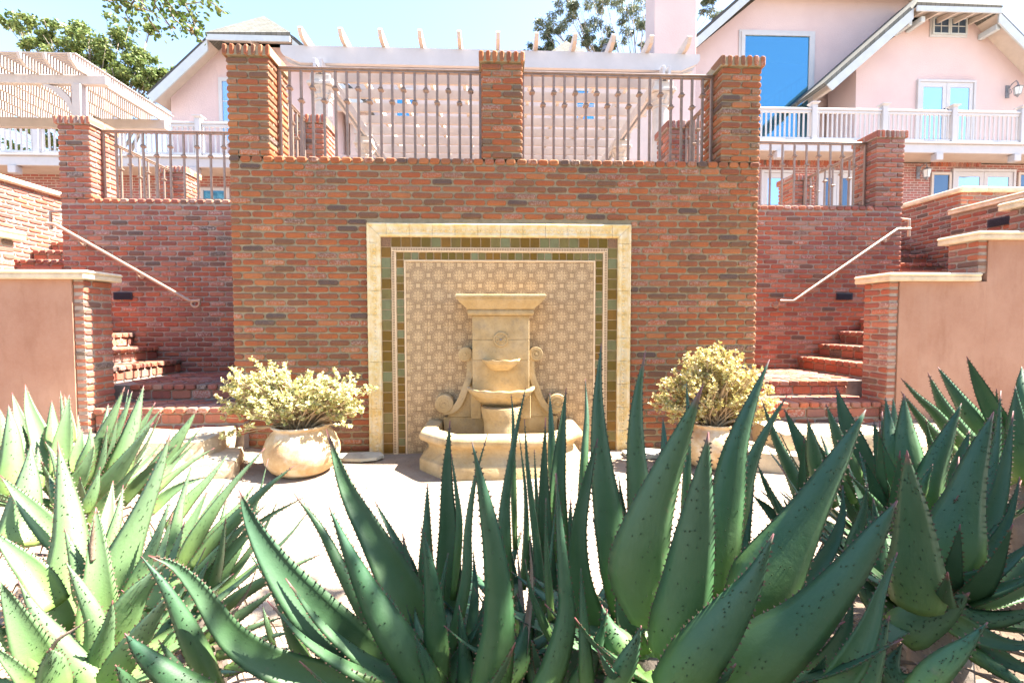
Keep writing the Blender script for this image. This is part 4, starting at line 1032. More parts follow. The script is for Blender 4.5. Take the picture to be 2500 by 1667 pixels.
# ------------------------------------------------------------------ windows and doors
def window(parent, xa, xb, za, zb, Y, nx=1, nz=1, glass='glass', fr=.07, mun=.022, mat='white', name='window', trim=True):
    b = MB(); y0 = Y-.05
    b.box((xa, y0, za), (xa+fr, Y, zb)); b.box((xb-fr, y0, za), (xb, Y, zb)); b.box((xa+fr, y0, zb-fr), (xb-fr, Y, zb)); b.box((xa+fr, y0, za), (xb-fr, Y, za+fr))
    for i in range(1, nx):
        x = xa+fr+(xb-xa-2*fr)*i/nx; b.box((x-mun/2, y0+.012, za+fr), (x+mun/2, Y-.008, zb-fr))
    for j in range(1, nz):
        z = za+fr+(zb-za-2*fr)*j/nz; b.box((xa+fr, y0+.014, z-mun/2), (xb-fr, Y-.009, z+mun/2))
    w = b.build(name, M[mat], parent)
    p = MB(); p.box((xa+fr-.005, Y-.024, za+fr-.005), (xb-fr+.005, Y-.015, zb-fr+.005)); p.build('pane', M[glass], w)
    return w
def french_door(parent, xa, xb, za, zb, Y, leaves=2, glass='glass2', handle=True):
    b = MB(); fr = .07; b.box((xa-fr, Y-.07, za), (xa, Y, zb+fr)); b.box((xb, Y-.07, za), (xb+fr, Y, zb+fr)); b.box((xa, Y-.07, zb), (xb, Y, zb+fr)); b.build('door_frame', M['white'], parent)
    w = (xb-xa)/leaves
    for i in range(leaves):
        a = xa+w*i+.006; c = xa+w*(i+1)-.006; s_ = .12; b = MB(); y0 = Y-.045
        b.box((a, y0, za+.01), (a+s_, Y, zb-.006)); b.box((c-s_, y0, za+.01), (c, Y, zb-.006)); b.box((a+s_, y0, zb-.15), (c-s_, Y, zb-.006)); b.box((a+s_, y0, za+.01), (c-s_, Y, za+.25))
        d = b.build('door', M['white'], parent); p = MB(); p.box((a+s_-.005, Y-.03, za+.245), (c-s_+.005, Y-.02, zb-.145)); p.build('pane', M[glass], d)
        if handle:
            h = MB(); hx = c-.05 if i == 0 else a+.05; h.box((hx-.02, y0-.012, za+.95), (hx+.02, y0-.001, za+1.2)); h.tube([(hx, y0-.012, za+1.08), (hx, y0-.05, za+1.08), (hx+(-.11 if i == 0 else .11), y0-.05, za+1.08)], .009, 6); h.build('handle', M['vent'], d)
def poly_wall(parent, P, Y, th=.3, name='wall', mat='pink'):
    b = MB(); b.prism([(x, Y, z) for x, z in P], (0, th, 0)); return b.build(name, M[mat], parent)
def xz(x, y, Y): p = at(x, y, Y); return (p.x, p.z)

def gable_roof(parent, Yf, Yb, el, tl, tr, er, over=.5, th=.10, barge='trim', rafters=4, hipdepth=None):
    """jerkinhead gable: el/er low eaves, tl/tr ends of the clipped hip eave (x, z)"""
    sl = (tl[1]-el[1])/(tl[0]-el[0]); sr = (tr[1]-er[1])/(tr[0]-er[0]); xm = (sl*tl[0]-tl[1]-sr*tr[0]+tr[1])/(sl-sr); zm = tl[1]+sl*(xm-tl[0])
    ym = Yf+max(.35, (zm-tl[1])*.75); n1 = Vector((-sl, 0, 1)).normalized()*th; n2 = Vector((-sr, 0, 1)).normalized()*th
    b = MB(); b.prism([(el[0], Yf, el[1]), (tl[0], Yf, tl[1]), (xm, ym, zm), (xm, Yb, zm), (el[0], Yb, el[1])], n1); b.build('roof_slope', M['roof'], parent)
    b = MB(); b.prism([(er[0], Yf, er[1]), (tr[0], Yf, tr[1]), (xm, ym, zm), (xm, Yb, zm), (er[0], Yb, er[1])], n2); b.build('roof_slope', M['roof'], parent)
    for (e, t_) in ((el, tl), (er, tr)):
        b = MB(); b.prism([(e[0]+(.02 if e is el else -.02), Yf+.02, e[1]-.006), (t_[0], Yf+.02, t_[1]-.006), (t_[0], Yf+1.1, t_[1]-.006), (e[0]+(.02 if e is el else -.02), Yf+1.1, e[1]-.006)], (0, 0, -.02)); b.build('soffit', M['cream'], parent)
    zs_ = max(tl[1], tr[1]); b = MB(); b.prism([(tl[0]+.05, Yf-.08, zs_+.0), (tl[0]+.05, Yf+over, zs_+.17), (tl[0]+.05, Yf+over, zs_+.185), (tl[0]+.05, Yf-.08, zs_+.015)], (tr[0]-tl[0]-.1, 0, 0)); b.build('soffit', M['cream'], parent)
    zt = max(tl[1], tr[1]); hp = [(tl[0], Yf-.12, tl[1]+.03), (tr[0], Yf-.12, tr[1]+.03), (xm, ym+.05, zm+.06)]
    b = MB(); b.prism(hp, (0, -.02, .09)); b.build('hip_roof', M['roof'], parent)
    for (e, t_, sg) in ((el, tl, 1), (er, tr, -1)):
        b = MB(); w = .25; sl_ = (t_[1]-e[1])/(t_[0]-e[0]); k = math.sqrt(1+sl_**2)
        P = [(e[0], Yf+.0, e[1]-.0), (t_[0], Yf, t_[1]), (t_[0], Yf, t_[1]-w*k*.92), (e[0]+sg*.16, Yf, e[1]+sl_*sg*.16-w*k*.92)]
        b.prism(P, (0, -.045, 0)); b.build('barge_board', M[barge], parent)
    b = MB(); b.box((tl[0]+.02, Yf-.14, zt-.13), (tr[0]-.02, Yf-.10, zt+.02)); b.build('hip_fascia', M[barge], parent)
    for i in range(rafters):
        x = tl[0]+(tr[0]-tl[0])*(i+.5)/rafters; b = MB(); b.prism([(x-.04, Yf-.10, zt-.03), (x-.04, Yf-.10, zt-.12), (x-.04, Yf+over, zt-.02), (x-.04, Yf+over, zt+.14)], (.08, 0, 0)); b.build('rafter_tail', M['cream'], parent)
    return xm, zm

# left house: clipped gable
lh = thing('house', 'pink stucco house with a clipped gable roof behind the left pier', 'house', (-4, 9, 3), 'pink stucco buildings')
Yw = 9.0; Yf = 8.5
el, tl, tr, er = xz(340, 222, Yf), xz(478, 92, Yf), xz(672, 92, Yf), xz(835, 235, Yf)
gable_roof(lh, Yf, 15, el, tl, tr, er, rafters=1)
wl_ = xz(391, 190, Yw); P = [(wl_[0], 3.0), (wl_[0], xz(391, 180, Yw)[1]), (xz(484, 97, Yw)[0]+.05, tl[1]+.12), (xz(668, 97, Yw)[0], tl[1]+.12), (xz(770, 180, Yw)[0], xz(770, 186, Yw)[1]), (xz(770, 190, Yw)[0], 3.0)]
poly_wall(lh, P, Yw, 5.5)
a = at(503, 180, Yw); window(lh, a.x, a.x+.95, a.z-1.9, a.z, Yw, 2, 3, 'glass2', .10)
# its lower storey beyond the wall
# centre wing behind the pergola
cwg = thing('house', 'low pale wing of the house behind the pergola, grey roof with a small pointed peak', 'house', (0, 9.6, 3), 'pink stucco buildings')
CZ = at(1400, 144, 9.6).z
poly_wall(cwg, [(-4.4, 3.0), (-4.4, CZ), (5.2, CZ), (5.2, 3.0)], 9.6, 1.0, mat='pale_pink')
for x0_, z0_ in ((at(908, 270, 9.6).x, at(908, 280, 9.6).z), (at(1320, 270, 9.6).x, at(1320, 280, 9.6).z), (-1.4, 3.2), (1.3, 3.2)): window(cwg, x0_, x0_+.66, z0_, z0_+1.0, 9.598, 2, 2, 'glass')
b = MB(); b.prism([(-4.4, 9.3, CZ+.03), (-4.4, 9.3, CZ+.11), (-4.4, 13, CZ+1.6), (-4.4, 13, CZ+1.5)], (9.8, 0, 0)); b.build('roof_slope', M['roof'], cwg)
a = at(1300, 94, 11.5); w_ = .95
b = MB(); b.add([(a.x-w_, 11.5-w_, a.z-1.15), (a.x+w_, 11.5-w_, a.z-1.15), (a.x+w_, 11.5+w_, a.z-1.15), (a.x-w_, 11.5+w_, a.z-1.15), (a.x, 11.5, a.z)], [(0,1,4), (1,2,4), (2,3,4), (3,0,4), (3,2,1,0)]); b.build('roof_peak', M['roof'], cwg)
a = at(1391, 128, 10.5); b = MB(); b.lathe([(.07, -.3), (.07, .15), (.11, .15), (.11, .25), (.07, .27), (.07, .30), (.10, .31), (.10, .33)], a.x, 10.5, a.z, 12); b.build('vent_pipe', M['iron'], cwg)
for x0_, nm in ((-3.95, -1), (3.95, 1)):
    b = MB(); b.box((x0_-.5, 7.2, 3.0), (x0_+.5, 9.58, 5.7)); b.build('side_wall', M['pale_pink'], cwg)
    xf = x0_-nm*.5
    for k in range(2):
        y0_ = 7.4+k*.95; fr_ = MB(); fr_.box((xf-.02, y0_, 3.4), (xf+.02, y0_+.8, 5.4)); w = fr_.build('window', M['iron'], cwg)
        for p_ in range(2):
            for q_ in range(4):
                pb = MB(); pb.box((xf-nm*.028-.006, y0_+.05+p_*.37, 3.45+q_*.48), (xf-nm*.028+.006, y0_+.38+p_*.37, 3.89+q_*.48)); pb.build('pane', M['glass3'], w)
# right house
rh = thing('house', 'large pink stucco house with big blue picture window and two gables', 'house', (8, 10, 3), 'pink stucco buildings')
Y1 = 10.6; Yf1 = 10.0
el = xz(1500, 176, Yf1); tl = xz(1738, -34, Yf1); tr = xz(2120, -34, Yf1); er = xz(2330, 180, Yf1)
gable_roof(rh, Yf1, 18, el, tl, tr, er, rafters=10, over=.6)
c0 = at(1560, 150, Y1); c1 = at(1740, -20, Y1)
P = [(xz(1552, 165, Y1)[0], 3.0), xz(1552, 150, Y1), (xz(1748, -26, Y1)[0], tl[1]+.1), (xz(2100, -26, Y1)[0], tl[1]+.1), (xz(2140, 40, Y1)[0], xz(2140, 40, Y1)[1]), (xz(2140, 40, Y1)[0], 3.0)]
a, c = at(1703, 75, Y1), at(1859, 330, Y1)
zr = lambda x: P[1][1] + (P[2][1]-P[1][1])*(x-P[1][0])/(P[2][0]-P[1][0])
poly_wall(rh, [P[0], P[1], (a.x+.05, zr(a.x+.05)), (a.x+.05, 3.0)], Y1, .25)
poly_wall(rh, [(a.x+.051, a.z-.05), (a.x+.051, zr(a.x+.051)), P[2], (c.x-.05, P[2][1]), (c.x-.05, a.z-.05)], Y1, .25)
poly_wall(rh, [(c.x-.049, 3.0), (c.x-.049, P[2][1]), P[3], P[4], P[5]], Y1, .25)
poly_wall(rh, [(a.x+.051, 3.0), (a.x+.051, c.z), (c.x-.05, c.z), (c.x-.05, 3.0)], Y1, .25)
M['inner'] = simple('inner_wall', (0.50,0.50,0.50), 0.9, 0.05, 2)
b = MB(); b.box((P[0][0]+.2, Y1+3.2, 3.0), (P[4][0], Y1+3.4, 12)); b.build('inner_wall', M['inner'], rh)
b = MB(); b.prism([(a.x-1.0, Y1+1.6, c.z-.6), (c.x+1.0, Y1+1.6, c.z+2.2), (c.x+1.0, Y1+1.6, c.z+1.8), (a.x-.4, Y1+1.6, c.z-.9)], (0, 1.0, 0)); ist = b.build('inner_stair', M['white'], rh)
b = MB(); 
for k in range(22):
    f = k/21; x = a.x-1.0+(c.x-a.x+2.0)*f; z = c.z-.6+2.8*f; b.box((x-.012, Y1+1.58, z), (x+.012, Y1+1.60, z+.95))
b.prism([(a.x-1.0, Y1+1.57, c.z+.35), (c.x+1.0, Y1+1.57, c.z+3.15), (c.x+1.0, Y1+1.57, c.z+3.22), (a.x-1.0, Y1+1.57, c.z+.42)], (0, .05, 0)); b.build('stair_rail', M['iron'], ist)
b = MB(); fr = .11; b.box((a.x-.02, Y1-.06, c.z), (a.x+fr, Y1+.0, a.z)); b.box((c.x-fr, Y1-.06, c.z), (c.x+.02, Y1, a.z)); b.box((a.x+fr, Y1-.06, a.z-fr), (c.x-fr, Y1, a.z)); b.box((a.x-.09, Y1-.035, c.z), (a.x-.021, Y1, a.z+.07)); b.box((c.x+.021, Y1-.035, c.z), (c.x+.09, Y1, a.z+.07)); b.box((a.x-.02, Y1-.035, a.z+.001), (c.x+.02, Y1, a.z+.07))
w = b.build('picture_window', M['white'], rh); b = MB(); b.box((a.x+fr-.01, Y1-.02, c.z), (c.x-fr+.01, Y1-.012, a.z-fr+.01)); b.build('pane', M['sky_glass'], w)
# right hand gable in front
Y2 = 9.2; Yf2 = 8.6
el = xz(1898, 196, Yf2); tl = xz(2096, 22, Yf2); tr = xz(2292, 30, Yf2); er = xz(2520, 262, Yf2)
gable_roof(rh, Yf2, 10.55, el, tl, tr, er, rafters=5, over=.6)
P = [(xz(1967, 300, Y2)[0], 3.0), (xz(1967, 150, Y2)[0], xz(1967, 150, Y2)[1]), (xz(2106, 30, Y2)[0], tl[1]+.1), (xz(2286, 30, Y2)[0], tl[1]+.1), xz(2440, 190, Y2), (xz(2440, 190, Y2)[0], 3.0)]
poly_wall(rh, P, Y2, 1.2)
a, c = at(2139, 43, Y2), at(2216, 84, Y2); b0 = (a.x+c.x)/2
b = MB(); b.box((a.x-.05, Y2-.03, c.z-.06), (c.x+.05, Y2-.002, a.z+.05)); b.build('window_trim', M['white'], rh)
window(rh, a.x, b0-.005, c.z, a.z, Y2-.031, 2, 2, 'glass3', .045, .02, 'trim'); window(rh, b0+.005, c.x, c.z, a.z, Y2-.031, 2, 2, 'glass3', .045, .02, 'trim')
a, c = at(2110, 190, Y2), at(2228, 330, Y2); french_door(rh, a.x, c.x, c.z-.15, a.z, Y2)
for (x, y) in ((2088, 50), (2118, 42), (2290, 60)):    # brackets under the eaves
    p = at(x, y, Yf2+.1); b = MB(); b.cbox((p.x-.07, Yf2+.05, p.z-.14), (p.x+.07, Y2-.01, p.z+.04), .02); b.build('eave_bracket', M['trim'], rh)
for i in range(3):                                     # rafter tails along the low eave
    f = .08+.17*i; p = at(1898+(2096-1898)*f, 196-174*f, Yf2); b = MB(); b.cbox((p.x+.02, Yf2+.1, p.z-.22), (p.x+.14, Y2+.3, p.z-.03), .02); b.build('rafter_tail', M['cream'], rh)
# chimney
ch = at(1551, 60, 9.9); x0_, x1_ = at(1503, 60, 9.9).x, at(1600, 60, 9.9).x
b = MB(); b.cbox((x0_, 9.9, 6.3), (x1_, 10.8, 14.0), .02); b.cbox((x0_-.08, 9.82, 14.001), (x1_+.08, 10.88, 14.2), .02); o = b.build('chimney', M['pink'], rh)

# lower storey in old brick below the decks
YL = 8.3
lb = thing('house', 'brick lower storey of the house with white framed doors below the decks', 'house', (9, YL, 3), 'pink stucco buildings')
DZ = at(1790, 325, 7.6).z
for (xa, xb) in ((-18, -5.2), (5.55, 20)):
    poly_wall(lb, [(xa, 2.9), (xa, DZ-.3), (xb, DZ-.3), (xb, 2.9)], YL, .3, mat='house_brick')
def soldier(x0, x1, z):
    b = MB(); n = int((x1-x0)/.078)
    for i in range(n): b.cbox((x0+.078*i+.004, YL-.014, z), (x0+.078*(i+1)-.006, YL-.001, z+.21), .006, 0, random.uniform(.01, .99), None, .002, 1)
    b.build('soldier_course', BM2, lb, kind='stuff')
a, c = at(2065, 372, YL), at(2480, 372, YL); 
zs = at(2200, 384, YL).z; soldier(at(2137, 384, YL).x, 14.5, zs); soldier(5.6, at(1962, 384, YL).x, at(1850, 381, YL).z); soldier(-7.2, -5.3, at(480, 430, YL).z)
for (xa, xb, ya, dark) in ((2137, 2180, 397, True), (2190, 2320, 395, False), (2336, 2440, 397, True)):
    a, c = at(xa, ya, YL), at(xb, 480, YL)
    if dark: window(lb, a.x, c.x, c.z, a.z, YL-.002, 1, 1, 'glass3', .07, .02, 'cream')
    else: french_door(lb, a.x, c.x, c.z-.6, a.z, YL-.002, 2, 'glass2', False)
for (xa, xb) in ((1752, 1815), (1880, 1958)):
    a, c = at(xa, 398, YL), at(xb, 480, YL); french_door(lb, a.x, c.x, c.z-.6, a.z, YL-.002, 1 if xa < 1800 else 2, 'glass2' if xa < 1800 else 'glass3', False)
a, c = at(462, 432, YL), at(530, 480, YL); window(lb, a.x, c.x, c.z, a.z, YL-.002, 1, 1, 'glass', .08)
a, c = at(395, 290, 8.9), at(470, 345, 8.9)

# decks with white railings
def deck(label, xa, xb, Y, ztop, ret=None, lab2=''):
    dk = thing('deck', label, 'deck', ((xa+xb)/2, Y, ztop), 'white decks along the house')
    b = MB(); b.box((xa, Y+.001, ztop-.26), (xb, 10.5, ztop)); b.build('floor', M['cream'], dk)
    b = MB(); b.cbox((xa-.02, Y-.05, ztop-.27), (xb, Y, ztop-.03), .01); b.build('fascia', M['white'], dk)
    b = MB(); b.cbox((xa-.04, Y-.11, ztop-.03), (xb, Y+.02, ztop+.012), .01); b.build('edge_board', M['white'], dk)
    x = xa+1.1
    while x < xb:
        b = MB(); b.cbox((x-.10, Y-.09, ztop-.47), (x+.10, Y+.10, ztop-.275), .01); b.build('beam_end', M['white'], dk); x += 2.27
    rl = thing('deck_railing', lab2, 'railing', ((xa+xb)/2, Y, ztop), 'white railings on the decks')
    def post(x, y):
        b = MB(); b.cbox((x-.075, y-.075, ztop+.013), (x+.075, y+.075, ztop+1.0), .008); p = b.build('post', M['white'], rl)
        b = MB(); b.lathe([(.085, 0), (.115, .03), (.165, .05), (.165, .075), (.05, .10), (0, .105)], x, y, ztop+1.001, 4, R(45), R(405)); b.build('post_cap', M['white'], p)
    bal = MB(); bal.cbox((-.019, -.019, 0), (.019, .019, .70), .004); bm_ = bal.mesh('baluster', M['white'])
    n = max(1, int(round((xb-xa)/1.98))); 
    for i in range(n+1): post(xa+.08+(xb-xa-.16)*i/n, Y+.05)
    for i in range(n):
        p, q = xa+.08+(xb-xa-.16)*i/n+.08, xa+.08+(xb-xa-.16)*(i+1)/n-.08
        b = MB(); b.cbox((p, Y, ztop+.87), (q, Y+.10, ztop+.93), .012); b.cbox((p, Y+.025, ztop+.80), (q, Y+.075, ztop+.868), .006); b.build('top_rail', M['white'], rl)
        b = MB(); b.cbox((p, Y+.02, ztop+.07), (q, Y+.08, ztop+.135), .008); b.build('bottom_rail', M['white'], rl)
        m = int((q-p)/.128)
        for k in range(m): inst('baluster', bm_, rl, Matrix.Translation((p+(q-p)*(k+.5)/m, Y+.05, ztop+.12)))
    if ret is not None:
        yq = 10.2; b = MB(); b.cbox((ret-.05, Y+.15, ztop+.87), (ret+.05, yq, ztop+.93), .012); b.build('top_rail', M['white'], rl); b = MB(); b.cbox((ret-.03, Y+.15, ztop+.07), (ret+.03, yq, ztop+.13), .008); b.build('bottom_rail', M['white'], rl)
        for k in range(18): inst('baluster', bm_, rl, Matrix.Translation((ret, Y+.2+.135*k, ztop+.12)))
xr0 = at(1700, 300, 7.6).x
deck('white timber deck along the right house', xr0, 19, 7.6, DZ, xr0+.08, 'white railing with capped posts on the right deck')
deck('white timber deck along the left house', -18, -5.6, 7.6, at(60, 357, 7.6).z, None, 'white railing with capped posts on the left deck')

# wall lanterns
def lantern(label, c, s=1.0):
    th = thing('wall_lantern', label, 'wall lantern', tuple(c), 'lanterns on the house walls'); c = Vector(c)
    b = MB(); b.cbox((c.x-.05*s, c.y-.02, c.z-.16*s), (c.x+.05*s, c.y-.001, c.z+.16*s), .015); b.build('back_plate', M['iron'], th)
    b = MB(); b.tube([c+Vector((0, -.02, .02*s)), c+Vector((0, -.10*s, .14*s)), c+Vector((0, -.2*s, .18*s)), c+Vector((0, -.24*s, .10*s)), c+Vector((0, -.24*s, .05*s))], .012*s, 6); b.tube([c+Vector((0, -.02, -.1*s)), c+Vector((0, -.1*s, -.06*s)), c+Vector((0, -.08*s, .03*s)), c+Vector((0, -.03, .0))], .008*s, 6); b.build('arm', M['iron'], th)
    b = MB(); b.lathe([(.02, .07), (.05, .05), (.10, .02), (.125, 0), (.12, -.01)], c.x, c.y-.24*s, c.z, 6); b.lathe([(.07, -.235), (.075, -.22), (.04, -.26), (.015, -.30), (.0, -.31)], c.x, c.y-.24*s, c.z, 6); b.build('cap', M['iron'], th)
    b = MB(); b.lathe([(.105, -.011), (.072, -.22)], c.x, c.y-.24*s, c.z, 6, cap=False); b.build('lamp_glass', M['lamp_glass'], th)
    b = MB()
    for k in range(6):
        an = 2*math.pi*k/6; b.tube([(c.x+.108*math.cos(an), c.y-.24*s+.108*math.sin(an), c.z-.01), (c.x+.074*math.cos(an), c.y-.24*s+.074*math.sin(an), c.z-.225)], .006, 4)
    b.build('cage', M['iron'], th)
p = at(2313, 212, Y2); lantern('grey scrolled wall lantern beside the upper french doors', (p.x, Y2-.002, p.z), 1.25)
p = at(2108, 405, YL); lantern('pale wall lantern on the brick beside the lower doors', (p.x, YL-.002, p.z+.1), 1.15)

# lattice patio cover on the left
lc = thing('patio_cover', 'white lattice patio cover with sloping view of its slats at the left', 'patio cover', (-9, 4.5, 3))
LZT = 6.0; xr = at(160, 118, 3.1).x; LY0, LY1 = 3.1, 5.42
LZT = at(160, 118, 3.1).z; 
n = 20
for i in range(11):
    x = xr-.05-.40*i; b = MB(); b.prism([(x, LY0, LZT-.02), (x, LY0+.03, LZT-.12), (x, LY0+.14, LZT-.21), (x, LY1, LZT-.21), (x, LY1, LZT-.02)], (.05, 0, 0)); b.build('rafter', M['beige'], lc)
for i in range(46):
    y = LY0+.04+.0505*i; b = MB(); b.box((xr-4.6, y, LZT-.018), (xr+.06, y+.033, LZT)); b.build('slat', M['beige'], lc)
yb_ = 3.42; zb_ = LZT-.211
b = MB(); b.cbox((xr-4.6, yb_, zb_-.16), (xr+.30, yb_+.09, zb_), .01); b.build('front_beam', M['beige'], lc)
b = MB(); b.cbox((xr-4.6, LY1-.3, zb_-.20), (xr+.1, LY1-.2, zb_), .01); b.build('rear_beam', M['beige'], lc)
px = at(178, 230, yb_).x; b = MB(); b.cbox((px-.075, yb_-.03, 3.0), (px+.075, yb_+.12, zb_-.161), .008); b.build('post', M['beige'], lc)
b = MB(); b.cbox((px+2.4, LY1-.32, 3.0), (px+2.55, LY1-.18, zb_-.201), .008); b.build('post', M['beige'], lc)
b = MB(); b.prism([(px-.076, yb_+.01, zb_-.75), (px-.076, yb_+.01, zb_-.60), (px-.14, yb_+.01, zb_-.38), (px-.30, yb_+.01, zb_-.22), (px-.50, yb_+.01, zb_-.162), (px-.60, yb_+.01, zb_-.162), (px-.42, yb_+.01, zb_-.26), (px-.22, yb_+.01, zb_-.44)][::-1], (0, .06, 0)); b.build('brace', M['beige'], lc)

# ------------------------------------------------------------------ trees
def leaf_cloud(mb, c, rad, n, size, rr, aspect=.5, droop=0.0):
    for i in range(n):
        while True:
            o = Vector((rr.uniform(-1, 1), rr.uniform(-1, 1), rr.uniform(-1, 1)))
            if o.length < 1: break
        p = Vector(c) + Vector((o.x*rad[0], o.y*rad[1], o.z*rad[2])); d = Vector((rr.uniform(-1, 1), rr.uniform(-1, 1), rr.uniform(-1, .6)-droop)).normalized()
        e = d.cross(Vector((rr.uniform(-1, 1), rr.uniform(-1, 1), rr.uniform(-1, 1)))).normalized(); L = size*rr.uniform(.6, 1.3); w = L*aspect/2
        mb.add([p, p+d*L*.5+e*w, p+d*L, p+d*L*.5-e*w], [(0,1,2,3)], 0, rr.uniform(.01, .99))
def tree(name, label, cat, base, h, clumps, leafmat_, barkm, r0, size, per, seed, aspect=.5, droop=0., group=None, limbs=True):
    rr = random.Random(seed); th = thing(name, label, cat, tuple(base), group); base = Vector(base)
    tb = MB(); top = base+Vector((0, 0, h)); tb.tube([base, base.lerp(top, .5)+Vector((.1, 0, 0)), top], [r0, r0*.75, r0*.4], 9)
    cr = MB()
    for (c, rad) in clumps:
        c = Vector(c)
        if limbs:
            f = rr.uniform(.55, .95); s_ = base.lerp(top, f); mid = s_.lerp(c, .5)+Vector((rr.uniform(-.2, .2), rr.uniform(-.2, .2), rr.uniform(-.1, .3))); tb.tube([s_, mid, c], [r0*.35, r0*.2, r0*.05], 6)
            for k in range(3): tb.tube([mid.lerp(c, .3*k), c+Vector((rr.uniform(-1, 1)*rad[0], rr.uniform(-1, 1)*rad[1], rr.uniform(-1, 1)*rad[2]))*.8], [r0*.1, r0*.03], 4)
        m = max(6, int(5*max(rad)/.5))
        for k in range(m):
            while True:
                o = Vector((rr.uniform(-1, 1), rr.uniform(-1, 1), rr.uniform(-1, 1)))
                if o.length < 1: break
            cc = c+Vector((o.x*rad[0], o.y*rad[1], o.z*rad[2])); s2 = rr.uniform(.16, .34)*max(rad)**.5
            leaf_cloud(cr, cc, (s2, s2, s2*.75), per, size, rr, aspect, droop)
    tb.build('trunk', M[barkm], th, True); o = cr.build('crown', M[leafmat_], th); o['kind'] = 'stuff'
    return th
def cl(x, y, Y, r, rz=None): p = at(x, y, Y); return (tuple(p), (r, r, rz or r*.8))
YT = 14
tree('oak_tree', 'spreading green oak behind the lattice patio cover', 'tree', (at(230, 300, YT).x, YT, 2.8), 4.5,
     [cl(30, 40, YT, .55), cl(70, 75, YT, .7), cl(120, 70, YT, .4), cl(110, 110, YT, .8), cl(170, 100, YT, .9), cl(200, 75, YT, .6), cl(235, 115, YT, 1.0), cl(275, 75, YT, .6), cl(290, 130, YT, .9), cl(240, 170, YT, 1.0), cl(330, 170, YT, .8),
      cl(300, 200, YT, .9), cl(350, 205, YT, .6), cl(385, 165, YT, .4), cl(150, 130, YT, .8), cl(205, 140, YT, .9), cl(260, 110, YT, .7), cl(275, 170, YT, .8), cl(310, 150, YT, .7), cl(345, 190, YT, .6), cl(90, 100, YT, .6), cl(255, 200, YT, .8), cl(375, 180, YT, .45), cl(20, 250, YT, 1.0), cl(80, 265, YT, .8), cl(-40, 240, YT, 1.2), cl(60, 320, YT, 1.2), cl(130, 320, YT, .9), cl(180, 250, YT, .8), cl(320, 128, YT, .3), cl(345, 60, YT, .2)], 'oak_far', 'bark', .22, .14, 90, 21, .6)
YE = 17
tree('eucalyptus_tree', 'tall airy grey green eucalyptus rising behind the pergola and chimney', 'tree', (at(1470, 140, YE).x, YE, 4), 7.0,
     [cl(1250, 50, YE, .6), cl(1270, 80, YE, .6), cl(1300, 20, YE, .8), cl(1330, 60, YE, .9), cl(1360, -10, YE, 1.0), cl(1350, 90, YE, .6), cl(1400, 30, YE, 1.0), cl(1440, 70, YE, .8), cl(1450, -20, YE, 1.0), cl(1480, 30, YE, .8), cl(1490, 95, YE, .6), cl(1380, 110, YE, .6), cl(1300, -40, YE, .8), cl(1545, 10, YE, 1.0), cl(1620, 10, YE, .6), cl(1640, 50, YE, .5), cl(1625, -30, YE, 1.0), cl(1250, 110, YE, .4), cl(1225, 118, YE, .35), cl(1210, 130, YE, .4), cl(1280, 130, YE, .4)], 'euc', 'bark2', .2, .17, 150, 22, .24, .5)
# the oak that shades the foreground: trunk behind the camera, one twig hangs into view
rr = random.Random(31)
shade = []
for (x, y) in [(3.05+.78*i, -2.75-.8*j) for i in range(6) for j in range(5)]:
    if y > -2.9 and x > 5.3: continue
    shade.append(((x+rr.uniform(-.2, .2), y+rr.uniform(-.2, .2), 5.3+rr.uniform(-.3, .5)), (.62, .55, .40)))
for (x, y) in [(-1.5+1.3*i, -6.6-1.1*j) for i in range(7) for j in range(3)]: shade.append(((x, y, 4.6+rr.uniform(-.4, .9)), (.9, .8, .7)))  # rear crown enlarged out of view to cut sky light
ok = tree('oak_tree', 'large oak overhead whose leafy twig hangs into the top left of view', 'tree', (3.6, -8.2, 0), 4.2, shade, 'oak', 'bark', .3, .11, 115, 33, .6)
for (x, y, lab) in ((-5.5, -11.5, 'unseen oak added behind the viewpoint on the left to block low sky'), (1.0, -13.0, 'unseen oak added straight behind the viewpoint to block low sky'), (7.5, -11.5, 'unseen oak added behind the viewpoint on the right to block low sky')):  # unseen trees added to block low sky and deepen contrast
    cs = []
    for k in range(20): cs.append(((x+rr.uniform(-3, 3), y+rr.uniform(-1.5, 1.5), rr.uniform(1.2, 7.5)), (1.2, 1.0, 1.0)))
    tree('oak_tree', lab, 'tree', (x, y, 0), 4.5, cs, 'oak', 'bark', .3, .28, 50, int(x*10)+200, .6)
b = MB(); P = [Vector((3.4, -7.6, 3.9)), Vector((.5, -5.2, 4.9)), Vector((-1.2, -3.0, 4.6)), Vector((-1.75, -2.3, 3.72))]
b.tube(P, [.09, .06, .035, .014], 7)
tw = MB(); D = 2.75
def twig(pts, nl, seed):
    r_ = random.Random(seed); W_ = [atz(x*K, y*K, D+r_.uniform(-.15, .15)) for x, y in pts]; b.tube(W_, [.009]+[.005]*(len(W_)-2)+[.002], 5)
    for i in range(nl):
        f = r_.uniform(0.1, 1)*(len(W_)-1); k = min(int(f), len(W_)-2); p = W_[k].lerp(W_[k+1], f-k)+Vector((r_.gauss(0, .028), r_.gauss(0, .03), r_.gauss(0, .028)))
        d = Vector((r_.uniform(-1, 1), r_.uniform(-1, 1), r_.uniform(-1, .7))).normalized(); e = d.cross(Vector((r_.uniform(-1, 1), r_.uniform(-1, 1), r_.uniform(-1, 1)))).normalized(); L = r_.uniform(.022, .042); w = L*.3; nn_ = d.cross(e)*L*.12
        tw.add([p, p+d*L*.3+e*w*.9, p+d*L*.65+e*w, p+d*L, p+d*L*.65-e*w, p+d*L*.3-e*w*.9, p+d*L*.5-nn_], [(0,1,6), (1,2,6), (2,3,6), (3,4,6), (4,5,6), (5,0,6)], 0, r_.uniform(.01, .99))
root = [(330, -75)]
